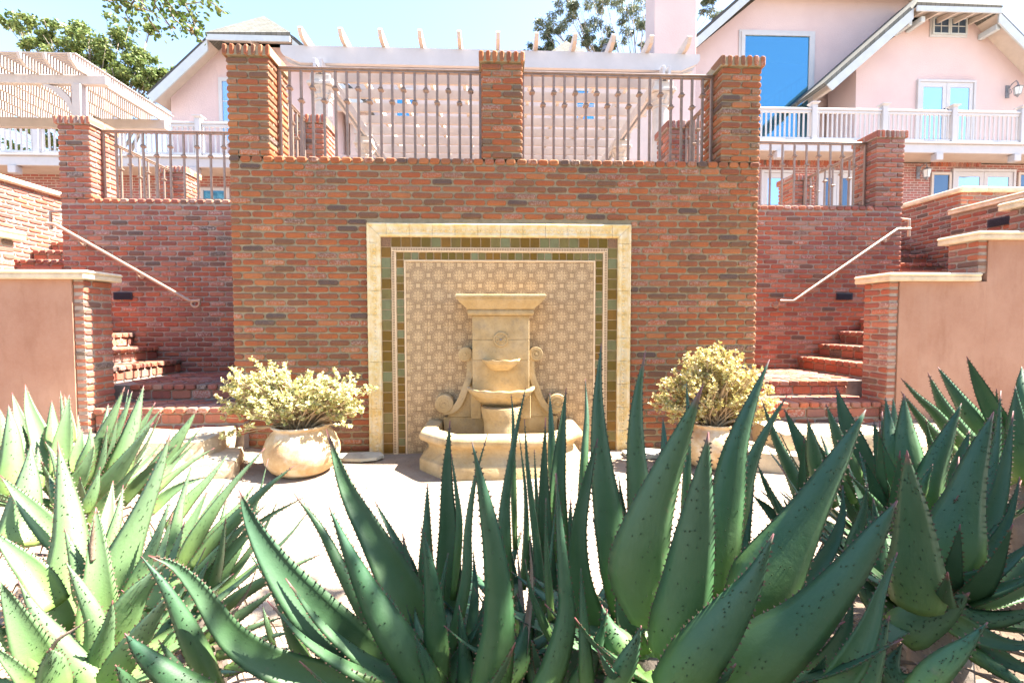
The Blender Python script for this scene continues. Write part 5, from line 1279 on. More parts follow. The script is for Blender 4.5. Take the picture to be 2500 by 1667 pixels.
for pts, nl in (([(330, -75), (300, -20), (255, 8)], 40), ([(330, -75), (310, 0), (288, 30), (298, 50)], 45), ([(330, -75), (325, 10), (345, 50), (372, 85)], 26), ([(330, -75), (380, 0), (410, 35), (440, 60)], 60), ([(330, -75), (400, -10), (430, 10), (462, 5)], 60),
                ([(330, -75), (420, -30), (470, -5), (515, 28)], 45), ([(380, 0), (400, 45), (440, 75), (468, 98)], 26), ([(360, -40), (355, 10), (390, 60), (395, 75)], 22), ([(320, -40), (330, 20), (352, 30)], 30), ([(410, -20), (440, 40), (455, 75)], 35), ([(300, -30), (275, 2), (238, 3)], 25)):
    twig(pts, int(nl*1.5), len(pts)*100+nl+int(pts[-1][0]))
b.build('hanging_branch', M['bark'], ok, True); o = tw.build('twig_leaves', M['oak'], ok); o['kind'] = 'stuff'

# ------------------------------------------------------------------ aloes in the foreground
def zpx(tagc, x, y):
    if tagc == 'A': return 700+x/2.044, 900+y/2.044
    if tagc == 'C': return x/2.044, 900+y/2.044
    return 1500+x/1.919, 850+y/1.919
ZS = {'A': 2.044, 'C': 2.044, 'B': 1.919}
def spline(P, n):
    P = [P[0]*2-P[1]] + P + [P[-1]*2-P[-2]]; out = []; m = len(P)-3
    for i in range(n+1):
        f = i/n*m; k = min(int(f), m-1); t_ = f-k; a, b, c, d = P[k:k+4]
        out.append(.5*((2*b)+(c-a)*t_+(2*a-5*b+4*c-d)*t_*t_+(3*b-a-3*c+d)*t_**3))
    return out
def leaf(th, P, W, kind, rr, mat, nspine=24, facing=None, twist=0.0, dead_tip=False):
    """P: world points base -> tip; W: greatest width in metres"""
    n = 18; C = spline(P, n); L = sum((C[i+1]-C[i]).length for i in range(n))
    NS = 7; b = MB(); b.t = []; fr = []
    for i in range(n+1):
        t_ = i/n; p = C[i]; T = (C[min(i+1, n)]-C[max(i-1, 0)]).normalized()
        v = (facing if facing is not None else (CAM-p)).normalized(); S = T.cross(v)
        S = S.normalized() if S.length > .05 else Vector((1, 0, 0)); N = S.cross(T).normalized()
        if twist: S, N = S*math.cos(twist)+N*math.sin(twist), N*math.cos(twist)-S*math.sin(twist)
        w = W/2*((.80+.20*math.sin(min(1, t_/.25)*math.pi/2))*(1-max(0, (t_-.2)/.8)**1.15)*(1+.05*math.sin(9*t_+W*200))) if t_ < 1 else 0
        w = max(w, .0012); th_ = max(.0018, min(.040, W*.31)*(1-t_*.8)*(w/(W/2))**.3)
        fr.append((p, T, S, N, w, th_))
        for k in range(NS):
            s_ = -1+2*k/(NS-1); q = 1-s_*s_
            off = (th_*1.0*q if kind == 'o' else -th_*1.15*q - w*.12*(0)) if kind != 'e' else th_*.9*q
            if kind == 'i': off = -w*.42*q + 0.0
            b.v.append(tuple(p+S*(w*s_)+N*off)); b.t.append(t_)
        for k in range(1, NS-1):
            s_ = 1-2*k/(NS-1); q = 1-s_*s_
            if kind == 'i': off = -w*.42*q - th_*1.2*q
            elif kind == 'o': off = min(th_*.75*q, w*.30*q) - th_*.5*q
            else: off = -th_*.9*q
            b.v.append(tuple(p+S*(w*s_)+N*off)); b.t.append(t_)
    m = NS*2-2
    for i in range(n):
        for k in range(m):
            k2 = (k+1) % m; b.f.append((i*m+k, i*m+k2, (i+1)*m+k2, (i+1)*m+k)); b.m.append(0); b.rn.append(0)
    b.f.append(tuple(reversed(range(m)))); b.f.append(tuple(n*m+k for k in range(m))); b.m += [0, 0]; b.rn += [0, 0]
    nsm = len(b.f)
    def thorn(p, dirv, side, ln, r_, mi, tt):
        d = dirv.normalized(); a = side.normalized(); c = d.cross(a).normalized(); k = len(b.v)
        b.v += [tuple(p+a*r_*1.5), tuple(p-a*r_*.8+c*r_*.7), tuple(p-a*r_*.8-c*r_*.7), tuple(p+d*ln)]; b.t += [tt]*4
        b.f += [(k, k+1, k+3), (k+1, k+2, k+3), (k+2, k, k+3)]; b.m += [mi]*3; b.rn += [0]*3
    s_len = rr.uniform(.014, .019); nt_ = max(6, int(L/s_len)); sc = min(1.0, .55+W*5)
    for sg in (-1, 1):
        for j in range(nt_):
            t_ = (j+rr.uniform(.2, .8))/nt_*.97; i = min(int(t_*n), n-1); f = t_*n-i; p0, T, S, N, w, th_ = fr[i]; p1, w1 = fr[i+1][0], fr[i+1][4]
            p = p0.lerp(p1, f)+S*sg*((w+(w1-w)*f)*.985)
            thorn(p, S*sg+T*.35, T, rr.uniform(.0042, .0064)*sc, .0027*sc, 1, t_)
    for j in range(nspine):
        t_ = rr.uniform(.05, .9); i = min(int(t_*n), n-1); p0, T, S, N, w, th_ = fr[i]; s_ = rr.uniform(-.8, .8)*(1 if rr.random() < .6 else .4); q = 1-s_*s_
        f = t_*n-i; p1, w1 = fr[i+1][0], fr[i+1][4]
        off = (-w*.42*q) if kind == 'i' else th_*(1.0 if kind == 'o' else .9)*q
        thorn(p0.lerp(p1, f)+S*(w+(w1-w)*f)*s_+N*(off-.0006), N+T*.5, T, rr.uniform(.0032, .005)*sc, .0022*sc, 2, t_)
    o = b.build('leaf', [M[mat], M['tooth'], M['spine']], th)
    me = o.data; sm = [i < nsm-2 for i in range(len(me.polygons))]; me.polygons.foreach_set('use_smooth', sm); 
    return o
_seed = [100]
def aloe(label, centre, specs, mat, fill=(), stem=True, group='spiny aloes in the foreground', sp_n=24):
    c = Vector(centre); th = thing('aloe', label, 'aloe', (c.x, c.y, 0), group); _seed[0] += 1; rr = random.Random(_seed[0])
    for s_ in specs:
        tg, pts, w, z1, z0, kind = s_[:6]; tw_ = s_[6] if len(s_) > 6 else 0.0
        n = len(pts); P = []
        for i, (x, y) in enumerate(pts):
            f = i/(n-1); u, v = zpx(tg, x, y); P.append(atz(u, v, z1+(z0-z1)*f))
        P.reverse(); W = w/ZS[tg]*((z0+z1)/2)/FPX
        m_ = s_[7] if len(s_) > 7 else mat
        leaf(th, P, W, kind, rr, m_, int(sp_n*(.6 if kind == 'i' else 1.0)) if m_ == mat else 0, None, tw_)
    for (az, el, L, w, kind) in fill:               # outlying leaves set by azimuth and rise
        d = Vector((math.cos(R(az)), math.sin(R(az)), 0)); p0 = c+d*.03; P = []
        for k in range(5):
            t_ = k/4; e = R(el)*(.35+.65*t_) if el > 0 else R(el); P.append(p0 + d*(L*t_*math.cos(R(el))*(1-.12*t_*t_)) + Vector((0, 0, L*(math.sin(R(el))*t_*t_*.75 + math.sin(R(el))*.25*t_) + .03*math.sin(math.pi*t_))))
        leaf(th, P, w, 'o', rr, mat, 14, Vector((0, 0, 1))-d*.4 if kind == 'i' else d*1.0-Vector((0,0,.3)))
    if stem:
        b = MB(); b.tube([(c.x, c.y, -.02), (c.x+.02, c.y, c.z*.5), (c.x, c.y, c.z+.03)], [.09, .08, .07], 9); b.build('stem', M['bark'], th, True)
        dm = MB()
        for k in range(30):                         # skirt of dry leaves round the stem
            an = rr.uniform(0, 6.28); d = Vector((math.cos(an), math.sin(an), 0)); s = Vector((-d.y, d.x, 0)); z = rr.uniform(.15, .95)*c.z; L = rr.uniform(.18, .34); w = rr.uniform(.006, .014)
            p = Vector((c.x, c.y, z))+d*.07; q = p+d*L*.55+Vector((0, 0, .02)); e = p+d*L*.8+Vector((0, 0, -L*.55))
            dm.add([p+s*w, p-s*w, q-s*w*.8, q+s*w*.8, e, q+Vector((0, 0, -.012))], [(0,1,5), (1,2,5), (0,5,3), (3,5,4), (5,2,4), (0,3,2,1), (3,4,2)])
        dm.build('dry_leaf_skirt', M['dead'], th, kind='stuff')
    return th
def F_(n, el0, el1, L0, L1, w, a0=0, a1=360, seed=1):
    r_ = random.Random(seed); return [(a0+(a1-a0)*(i+r_.uniform(.1, .9))/n, r_.uniform(el0, el1), r_.uniform(L0, L1), w*r_.uniform(.8, 1.1), 'o' if r_.random() < .5 else 'i') for i in range(n)]

# dark aloe, left of centre
aloe('dark aloe left of centre with a long leaf curving along the bottom edge', atz(1085, 1690, 1.28), [
 ('A', [(197,300),(300,600),(440,860),(580,1130),(650,1400)], 205, 1.50, 1.34, 'i'),
 ('A', [(35,620),(170,800),(300,1050),(470,1330),(640,1520)], 100, 1.42, 1.32, 'o'),
 ('A', [(438,658),(540,850),(615,1020),(660,1300)], 82, 1.62, 1.45, 'i'),
 ('A', [(211,688),(330,960),(470,1230),(640,1480),(740,1620)], 205, 1.22, 1.22, 'o'),
 ('A', [(702,570),(700,760),(695,1000),(700,1350)], 84, 1.55, 1.42, 'o'),
 ('A', [(815,258),(800,520),(806,800),(806,1100),(790,1400)], 142, 1.55, 1.42, 'i'),
 ('A', [(820,420),(845,600),(860,800),(830,1150)], 40, 1.53, 1.45, 'o'),
 ('A', [(672,788),(705,950),(735,1180),(745,1400),(755,1560)], 140, 1.26, 1.25, 'o'),
 ('A', [(806,918),(785,1030),(760,1170),(740,1300)], 46, 1.35, 1.3, 'o'),
 ('A', [(1003,325),(940,550),(905,800),(895,1050),(830,1350),(770,1560)], 76, 1.40, 1.30, 'o', .5),
 ('A', [(925,365),(985,640),(1040,950),(1060,1250),(1030,1500),(1000,1640)], 205, 1.13, 1.13, 'o'),
 ('A', [(445,1060),(530,1180),(610,1330),(660,1430)], 62, 1.24, 1.25, 'o'),
 ('A', [(980,1240),(900,1370),(840,1480),(800,1560)], 90, 1.30, 1.26, 'i'),
 ('A', [(640,1190),(650,1270),(690,1400)], 46, 1.4, 1.3, 'o'),
 ('A', [(930,900),(940,1100),(920,1300),(860,1480)], 70, 1.50, 1.35, 'i'),
 ('C', [(1190,600),(1270,800),(1420,1040),(1620,1270),(1850,1480),(2080,1600)], 265, 1.20, 1.24, 'i'),
 ('C', [(740,930),(880,990),(1010,1130),(1150,1330),(1350,1470),(1650,1560),(1900,1640)], 165, 1.02, 1.15, 'i'),
 ('C', [(1246,922),(1330,1040),(1410,1190),(1470,1360),(1560,1520)], 64, 1.27, 1.27, 'o'),
 ('C', [(705,935),(810,1070),(900,1230),(980,1400),(1080,1600)], 110, 1.08, 1.10, 'o'),
 ('C', [(622,1318),(690,1400),(790,1490),(950,1610),(1100,1700)], 150, .95, 1.0, 'o'),
 ('C', [(575,1476),(620,1540),(690,1640)], 66, .92, .95, 'o'),
 ('C', [(1280,1000),(1230,1120),(1150,1230),(1060,1330)], 26, 1.42, 1.42, 'i', .5, 'dead'),
 ('C', [(1250,1340),(1310,1400),(1370,1440),(1430,1500)], 24, 1.4, 1.4, 'i', .4, 'dead'),
 ('C', [(790,1350),(850,1440),(920,1540),(960,1640)], 70, 1.0, 1.05, 'o'),
 ('A', [(1235,1040),(1210,1250),(1170,1420),(1080,1580)], 120, 1.28, 1.22, 'o'),
 ('A', [(860,1180),(880,1350),(900,1500),(910,1640)], 110, 1.30, 1.25, 'o'),
 ('A', [(1000,1100),(960,1300),(920,1480),(880,1640)], 100, 1.34, 1.26, 'i'),
 ('A', [(560,1050),(600,1250),(680,1450),(720,1600)], 90, 1.42, 1.3, 'i'),
 ('A', [(640,1330),(690,1450),(750,1600)], 80, 1.2, 1.2, 'o'),
], 'aloe', F_(20, 5, 45, .4, .6, .09, 0, 360, 3))
# centre, tall narrow leaves
aloe('dark aloe at the centre with tall narrow upright leaves before the fountain basin', atz(1375, 1640, 1.42), [
 ('A', [(1192,95),(1140,340),(1095,620),(1085,850),(1100,1200),(1180,1450)], 84, 1.55, 1.45, 'o'),
 ('A', [(1120,128),(1130,260),(1130,500),(1140,900)], 30, 1.75, 1.6, 'o'),
 ('A', [(1186,250),(1205,520),(1245,850),(1275,1150),(1290,1400)], 60, 1.50, 1.42, 'o'),
 ('A', [(1235,402),(1243,560),(1255,800),(1270,1100)], 30, 1.62, 1.5, 'o'),
 ('A', [(1160,330),(1190,600),(1195,850),(1180,1100)], 44, 1.6, 1.5, 'o', .6),
 ('A', [(1292,243),(1284,520),(1290,800),(1310,1150),(1330,1350)], 108, 1.55, 1.45, 'i'),
 ('A', [(1395,93),(1370,350),(1352,620),(1360,1000)], 100, 1.70, 1.55, 'i'),
 ('A', [(1313,122),(1320,300),(1330,600)], 46, 1.85, 1.7, 'o'),
 ('A', [(1552,348),(1500,560),(1455,830),(1470,1100),(1560,1350),(1660,1500)], 160, 1.30, 1.28, 'i'),
 ('A', [(1490,50),(1497,230),(1485,450),(1470,800)], 46, 1.9, 1.7, 'o'),
 ('A', [(1345,520),(1362,780),(1385,1050),(1395,1250),(1330,1500),(1240,1640)], 125, 1.16, 1.10, 'o'),
 ('A', [(1293,645),(1295,850),(1305,1050),(1320,1250)], 42, 1.22, 1.2, 'o'),
 ('A', [(1190,950),(1215,1100),(1265,1230),(1340,1390)], 46, 1.2, 1.2, 'o'),
 ('A', [(1468,995),(1478,1200),(1490,1420),(1500,1640)], 82, 1.12, 1.10, 'o'),
 ('A', [(1100,850),(1130,1000),(1150,1200),(1150,1450)], 60, 1.6, 1.5, 'i'),
 ('A', [(1345,640),(1320,900),(1290,1150)], 36, 1.5, 1.4, 'o', .8),
 ('A', [(1560,1010),(1600,1060),(1680,1100),(1780,1150)], 60, 1.4, 1.35, 'o'),
 ('A', [(1212,870),(1222,1050),(1200,1280),(1165,1480),(1130,1620)], 60, 1.27, 1.22, 'i', .5, 'dead'),
 ('A', [(1340,520),(1352,640),(1365,800)], 24, 1.17, 1.17, 'o', .3, 'dead'),
 ('A', [(1150,900),(1165,1080),(1180,1300)], 34, 1.5, 1.42, 'i', .6, 'dead'),
 ('A', [(1235,760),(1245,950),(1265,1200),(1290,1420)], 66, 1.5, 1.4, 'o'),
 ('A', [(1150,1120),(1190,1300),(1230,1480),(1250,1640)], 96, 1.3, 1.25, 'o'),
 ('A', [(1420,1150),(1430,1320),(1420,1480),(1380,1640)], 110, 1.3, 1.25, 'i'),
 ('A', [(1600,1200),(1560,1350),(1500,1500),(1420,1640)], 110, 1.2, 1.2, 'o'),
 ('A', [(1215,820),(1225,1050),(1250,1300)], 56, 1.62, 1.5, 'i'),
 ('A', [(1080,1180),(1120,1340),(1180,1500)], 80, 1.45, 1.38, 'i'),
], 'aloe', F_(18, 10, 55, .4, .6, .085, 0, 360, 4))
# big aloe right of centre
aloe('largest dark aloe, right of centre, with broad smooth leaves', atz(1625, 1640, 1.22), [
 ('B', [(146,12),(110,220),(100,450),(118,700),(150,950),(220,1200)], 150, 1.45, 1.32, 'o'),
 ('A', [(1570,-128),(1553,150),(1568,450),(1608,750),(1650,1000),(1700,1250)], 180, 1.42, 1.32, 'o'),
 ('A', [(1630,520),(1660,680),(1690,850)], 50, 1.5, 1.42, 'i'),
 ('B', [(337,157),(345,320),(340,600),(330,900)], 44, 1.75, 1.6, 'o'),
 ('B', [(227,325),(233,430),(236,560)], 40, 1.9, 1.75, 'i'),
 ('B', [(416,168),(320,400),(220,640),(140,880),(115,1060),(180,1260)], 285, 1.10, 1.15, 'o'),
 ('B', [(441,393),(415,600),(380,850),(340,1100),(300,1290),(270,1440)], 285, 1.00, 1.08, 'o'),
 ('B', [(727,52),(640,260),(565,480),(525,720),(495,950),(480,1150)], 185, 1.30, 1.25, 'o'),
 ('B', [(812,216),(720,370),(640,540),(590,720),(560,900)], 86, 1.42, 1.32, 'o'),
 ('B', [(1178,287),(1060,500),(920,740),(790,950),(690,1110),(610,1240)], 280, 1.15, 1.15, 'o'),
 ('B', [(746,868),(650,1080),(520,1270),(380,1450),(250,1620)], 250, .92, .98, 'o'),
 ('B', [(1326,712),(1230,860),(1080,1070),(880,1290),(690,1440),(540,1610)], 265, .98, 1.02, 'o'),
 ('B', [(1326,955),(1250,1140),(1190,1320),(1100,1490),(960,1660)], 120, .95, .95, 'i'),
 ('B', [(1748,1283),(1650,1385),(1530,1490),(1400,1620)], 120, .86, .86, 'o'),
 ('B', [(126,1298),(95,1390),(50,1490),(-30,1640)], 110, .88, .9, 'o'),
 ('B', [(655,640),(610,820),(560,960),(480,1080)], 130, 1.40, 1.30, 'i'),
 ('B', [(1070,640),(1065,800),(1000,960),(880,1110),(720,1270),(610,1350)], 110, 1.32, 1.22, 'i'),
 ('B', [(700,1060),(620,1080),(540,1100),(450,1120)], 56, 1.3, 1.25, 'i'),
 ('B', [(860,1220),(760,1285),(660,1330),(560,1350)], 70, 1.2, 1.15, 'i'),
 ('B', [(990,1440),(960,1510),(900,1600)], 60, .98, 1.0, 'i'),
 ('B', [(20,600),(40,760),(60,900),(100,1050)], 60, 1.5, 1.4, 'i'),
 ('B', [(-60,1200),(-20,1330),(60,1450)], 150, 1.25, 1.2, 'o'),
 ('B', [(1010,1400),(960,1480),(900,1540),(820,1600)], 40, 1.2, 1.18, 'i', .6, 'dead'),
 ('B', [(1640,1150),(1700,1180),(1760,1230),(1850,1260)], 30, 1.36, 1.36, 'i', .6, 'dead'),
 ('B', [(560,640),(530,850),(500,1050),(450,1250)], 110, 1.42, 1.3, 'i'),
 ('B', [(700,900),(640,1080),(560,1250),(440,1400)], 150, 1.25, 1.2, 'i'),
 ('B', [(960,1180),(880,1300),(760,1420),(620,1540)], 150, 1.12, 1.12, 'o'),
 ('B', [(1120,1180),(1080,1330),(1000,1480),(880,1620)], 120, 1.12, 1.1, 'i'),
 ('B', [(60,980),(40,1150),(60,1300),(130,1450)], 120, 1.3, 1.22, 'i'),
 ('B', [(1290,1250),(1240,1400),(1180,1540),(1080,1660)], 120, 1.12, 1.08, 'o'),
], 'aloe', F_(22, 5, 45, .4, .6, .10, 0, 360, 5), sp_n=34)
aloe('dark speckled aloe at the lower right with an upright pointed leaf before its rosette', atz(2290, 1480, 1.36), [
 ('B', [(1371,478),(1385,660),(1405,850),(1412,1050),(1415,1210)], 232, 1.17, 1.20, 'o'),
 ('B', [(1777,297),(1700,500),(1630,730),(1580,900),(1540,1070)], 235, 1.40, 1.36, 'o'),
 ('B', [(1811,198),(1790,440),(1750,660),(1690,850),(1600,1020)], 110, 1.55, 1.45, 'o', .5),
 ('B', [(1870,293),(1835,530),(1780,760),(1680,960),(1545,1085)], 105, 1.48, 1.40, 'i'),
 ('B', [(1900,600),(1850,790),(1760,940),(1640,1040),(1540,1090)], 86, 1.38, 1.36, 'i'),
 ('B', [(1665,1143),(1600,1190),(1500,1250),(1400,1300),(1330,1330)], 190, 1.16, 1.24, 'o'),
 ('B', [(1985,880),(1860,990),(1740,1070),(1620,1110),(1530,1120)], 110, 1.25, 1.33, 'i'),
 ('B', [(2020,1020),(1900,1090),(1760,1140),(1640,1160),(1530,1150)], 80, 1.2, 1.3, 'i'),
 ('B', [(2050,1200),(1900,1250),(1760,1270),(1640,1260),(1530,1200)], 120, 1.15, 1.25, 'o'),
 ('B', [(2050,1370),(1900,1390),(1780,1370),(1640,1310),(1530,1250)], 110, 1.1, 1.22, 'i'),
 ('B', [(2050,1530),(1900,1490),(1760,1420),(1640,1360)], 110, 1.1, 1.2, 'i'),
 ('B', [(1990,1640),(1880,1560),(1760,1480),(1640,1400)], 80, 1.05, 1.2, 'o'),
 ('B', [(1350,1380),(1300,1480),(1330,1560),(1450,1640)], 150, 1.3, 1.25, 'o'),
 ('B', [(1130,1000),(1160,1090),(1220,1180),(1300,1250)], 120, 1.45, 1.35, 'o'),
 ('B', [(1780,1010),(1700,1060),(1620,1090),(1530,1100)], 60, 1.5, 1.42, 'i'),
], 'aloe', F_(22, 0, 55, .4, .6, .095, 0, 360, 6), sp_n=46)
aloe('mid green aloe behind, right, in front of the right brick steps', atz(2170, 1330, 1.75), [
 ('B', [(1270,228),(1285,360),(1300,470),(1320,700)], 88, 1.85, 1.75, 'o'),
 ('B', [(1306,226),(1312,340),(1318,500)], 40, 2.0, 1.9, 'o'),
 ('B', [(1356,213),(1362,360),(1370,520),(1380,760)], 140, 1.80, 1.72, 'o'),
 ('B', [(1626,258),(1550,430),(1480,600),(1430,790)], 130, 1.68, 1.68, 'o'),
 ('B', [(1215,343),(1245,480),(1285,620),(1320,760)], 110, 1.75, 1.72, 'i'),
 ('B', [(1174,524),(1215,640),(1260,780),(1290,900)], 92, 1.6, 1.62, 'i'),
 ('B', [(990,258),(1035,380),(1085,510),(1150,680)], 84, 1.85, 1.8, 'o'),
 ('B', [(1036,173),(1080,320),(1140,480),(1190,640),(1230,800)], 150, 1.95, 1.8, 'i'),
 ('B', [(905,323),(925,440),(950,560),(1010,740)], 90, 1.75, 1.75, 'o'),
 ('B', [(890,413),(882,560),(885,720),(930,860)], 56, 1.6, 1.65, 'i'),
 ('B', [(795,283),(840,380),(885,470),(960,640)], 74, 1.95, 1.85, 'i'),
 ('B', [(690,240),(750,410),(820,560),(880,690),(960,840)], 84, 1.75, 1.72, 'o'),
 ('B', [(935,420),(975,490),(1040,590),(1120,720)], 50, 1.8, 1.8, 'o'),
 ('B', [(1665,383),(1630,490),(1580,610),(1500,760)], 80, 1.8, 1.75, 'i'),
 ('B', [(1492,543),(1460,610),(1430,700)], 40, 1.6, 1.6, 'o'),
 ('B', [(1262,585),(1278,640),(1295,720)], 26, 1.62, 1.62, 'o'),
 ('B', [(665,530),(715,650),(775,760),(840,880)], 50, 1.6, 1.6, 'o'),
 ('B', [(712,615),(760,740),(810,860),(880,980)], 46, 1.55, 1.55, 'o'),
 ('B', [(650,690),(715,750),(790,830),(900,920)], 80, 1.7, 1.65, 'i'),
 ('B', [(790,700),(830,780),(870,850)], 36, 1.62, 1.6, 'o'),
 ('B', [(1187,632),(1165,770),(1120,910),(1080,1080)], 66, 1.40, 1.42, 'o'),
 ('B', [(1212,700),(1235,880),(1230,1030),(1250,1180)], 130, 1.5, 1.45, 'o'),
 ('B', [(1100,590),(1180,680),(1250,780),(1310,900)], 70, 1.55, 1.6, 'o'),
], 'aloe', F_(22, 20, 70, .4, .6, .08, 0, 360, 7))
aloe('olive aloe at the far right before the stucco wall, its leaves leaning left', atz(2520, 1180, 2.0), [
 ('B', [(1650,38),(1700,150),(1770,290),(1850,430),(1900,560)], 110, 2.0, 2.0, 'i'),
 ('B', [(1515,88),(1590,200),(1680,330),(1780,480)], 92, 2.1, 2.05, 'o'),
 ('B', [(1468,113),(1530,250),(1620,390),(1730,510),(1840,620)], 112, 1.95, 1.98, 'o'),
 ('B', [(1342,140),(1420,225),(1500,300),(1600,420),(1720,540)], 66, 1.9, 1.95, 'o'),
 ('B', [(1342,203),(1420,310),(1510,420),(1640,540)], 64, 1.85, 1.9, 'o'),
 ('B', [(1879,178),(1885,320),(1900,460),(1920,620)], 120, 1.9, 1.9, 'o'),
 ('B', [(1908,85),(1910,200),(1935,380)], 70, 2.1, 2.0, 'o'),
 ('B', [(1790,190),(1795,330),(1830,480),(1880,620)], 60, 2.0, 2.0, 'i'),
 ('B', [(1460,330),(1480,440),(1540,580),(1650,700)], 54, 1.8, 1.85, 'o'),
 ('B', [(1960,180),(1950,330),(1940,500)], 80, 2.0, 2.0, 'o'),
], 'aloe', F_(9, 35, 70, .4, .5, .08, 0, 360, 8))
# sunlit aloes on the left
aloe('pale sunlit aloe at the lower left with a tall pink tipped leaf', atz(235, 1660, 1.28), [
 ('C', [(90,1055),(180,1220),(310,1380),(450,1540),(520,1640)], 135, 1.18, 1.22, 'o'),
 ('C', [(0,1060),(50,1170),(120,1320),(190,1470),(230,1640)], 165, 1.10, 1.18, 'i'),
 ('C', [(250,1395),(262,1470),(270,1640)], 150, 1.08, 1.12, 'o'),
 ('C', [(330,965),(400,1090),(470,1240),(490,1380),(480,1500)], 122, 1.22, 1.25, 'o'),
 ('C', [(562,1155),(545,1270),(510,1400),(490,1520)], 110, 1.2, 1.24, 'o'),
 ('C', [(480,690),(482,820),(490,1000),(490,1200),(480,1400)], 160, 1.36, 1.30, 'i'),
 ('C', [(320,790),(365,920),(410,1050),(450,1200)], 96, 1.34, 1.32, 'o'),
 ('C', [(288,360),(325,600),(350,820),(345,1040),(350,1300)], 205, 1.50, 1.36, 'o'),
 ('C', [(155,370),(140,570),(105,780),(90,900)], 190, 1.68, 1.58, 'o'),
 ('C', [(0,530),(110,650),(220,770),(340,900)], 116, 1.52, 1.46, 'i'),
 ('C', [(-60,790),(60,910),(170,1020),(280,1180)], 130, 1.32, 1.30, 'i'),
 ('C', [(-60,1240),(20,1320),(110,1420),(200,1560)], 90, 1.1, 1.18, 'o'),
 ('C', [(-40,1380),(30,1450),(110,1530),(190,1620)], 80, 1.05, 1.12, 'i'),
 ('C', [(846,945),(760,1040),(680,1130),(600,1270),(530,1420)], 160, 1.28, 1.28, 'o'),
 ('C', [(872,1085),(760,1250),(650,1400),(540,1560)], 150, 1.15, 1.18, 'o'),
 ('C', [(855,308),(780,540),(690,760),(610,950),(560,1150),(520,1350)], 190, 1.52, 1.38, 'o'),
 ('C', [(852,648),(780,850),(690,1050),(610,1240)], 100, 1.46, 1.36, 'o', .4),
 ('C', [(730,1060),(700,1140),(640,1280)], 60, 1.34, 1.3, 'o'),
 ('C', [(615,580),(592,720),(545,900),(510,1080)], 72, 1.6, 1.48, 'o'),
 ('C', [(565,558),(545,700),(520,850)], 66, 1.72, 1.6, 'i'),
 ('C', [(225,365),(265,430),(298,520),(330,640)], 46, 1.62, 1.55, 'o'),
 ('C', [(245,530),(265,590),(295,690)], 44, 1.6, 1.55, 'o'),
 ('C', [(445,1250),(370,1300),(290,1350),(245,1420)], 26, 1.12, 1.14, 'o', .6, 'dead'),
 ('C', [(470,740),(462,840),(458,960)], 28, 1.33, 1.33, 'o', .3, 'dead'),
 ('C', [(160,990),(200,1120),(250,1240)], 90, 1.4, 1.34, 'o'),
], 'aloe_sunlit', F_(20, 5, 55, .4, .55, .085, 0, 360, 9), sp_n=46)
aloe('sunlit aloe with thin leaves leaning to the right over the sand', atz(480, 1480, 1.65), [
 ('C', [(1322,395),(1150,590),(1010,790),(880,1010)], 74, 1.85, 1.7, 'o'),
 ('C', [(1467,483),(1300,620),(1140,790),(950,1010)], 80, 1.80, 1.66, 'o'),
 ('C', [(1276,572),(1190,690),(1080,810),(960,960)], 60, 1.9, 1.75, 'o'),
 ('C', [(1326,678),(1190,810),(1060,950),(930,1090)], 64, 1.75, 1.65, 'o'),
 ('C', [(1512,643),(1320,750),(1170,890),(1000,1090),(930,1180)], 72, 1.65, 1.55, 'i'),
 ('C', [(1600,925),(1420,1005),(1230,1110),(1050,1240)], 66, 1.6, 1.52, 'o'),
 ('C', [(1400,1080),(1270,1180),(1120,1280),(1000,1360)], 74, 1.55, 1.5, 'o'),
 ('C', [(1420,1235),(1270,1285),(1140,1350),(1020,1400)], 56, 1.55, 1.5, 'o'),
 ('C', [(1482,1308),(1340,1338),(1200,1395),(1080,1430)], 54, 1.5, 1.45, 'o'),
 ('C', [(1475,1388),(1360,1415),(1250,1465),(1120,1510)], 60, 1.45, 1.4, 'o'),
 ('C', [(1135,428),(1050,540),(940,660),(840,800)], 62, 2.0, 1.85, 'o'),
 ('C', [(960,468),(900,680),(860,880),(800,1080)], 76, 1.75, 1.62, 'o'),
 ('C', [(1070,395),(960,460),(850,540),(760,620)], 42, 2.1, 1.95, 'o'),
 ('C', [(985,360),(870,470),(800,560),(740,660)], 50, 2.1, 1.95, 'i'),
 ('C', [(1035,538),(920,575),(820,640),(740,720)], 60, 1.95, 1.85, 'i'),
 ('C', [(1040,600),(960,760),(880,900),(830,1040)], 90, 1.85, 1.7, 'i'),
 ('C', [(1130,560),(1040,700),(960,860),(890,1000)], 60, 1.9, 1.75, 'i'),
 ('C', [(1310,1180),(1330,1260),(1370,1400)], 30, 1.5, 1.48, 'o'),
 ('C', [(1180,790),(1090,900),(1000,1010),(900,1160)], 62, 1.7, 1.6, 'o'),
 ('C', [(1040,960),(980,1080),(900,1230),(800,1400)], 90, 1.55, 1.45, 'o'),
 ('C', [(920,1240),(860,1330),(800,1450)], 60, 1.35, 1.32, 'o'),
], 'aloe_sunlit', F_(18, 15, 60, .4, .55, .07, 20, 330, 10))
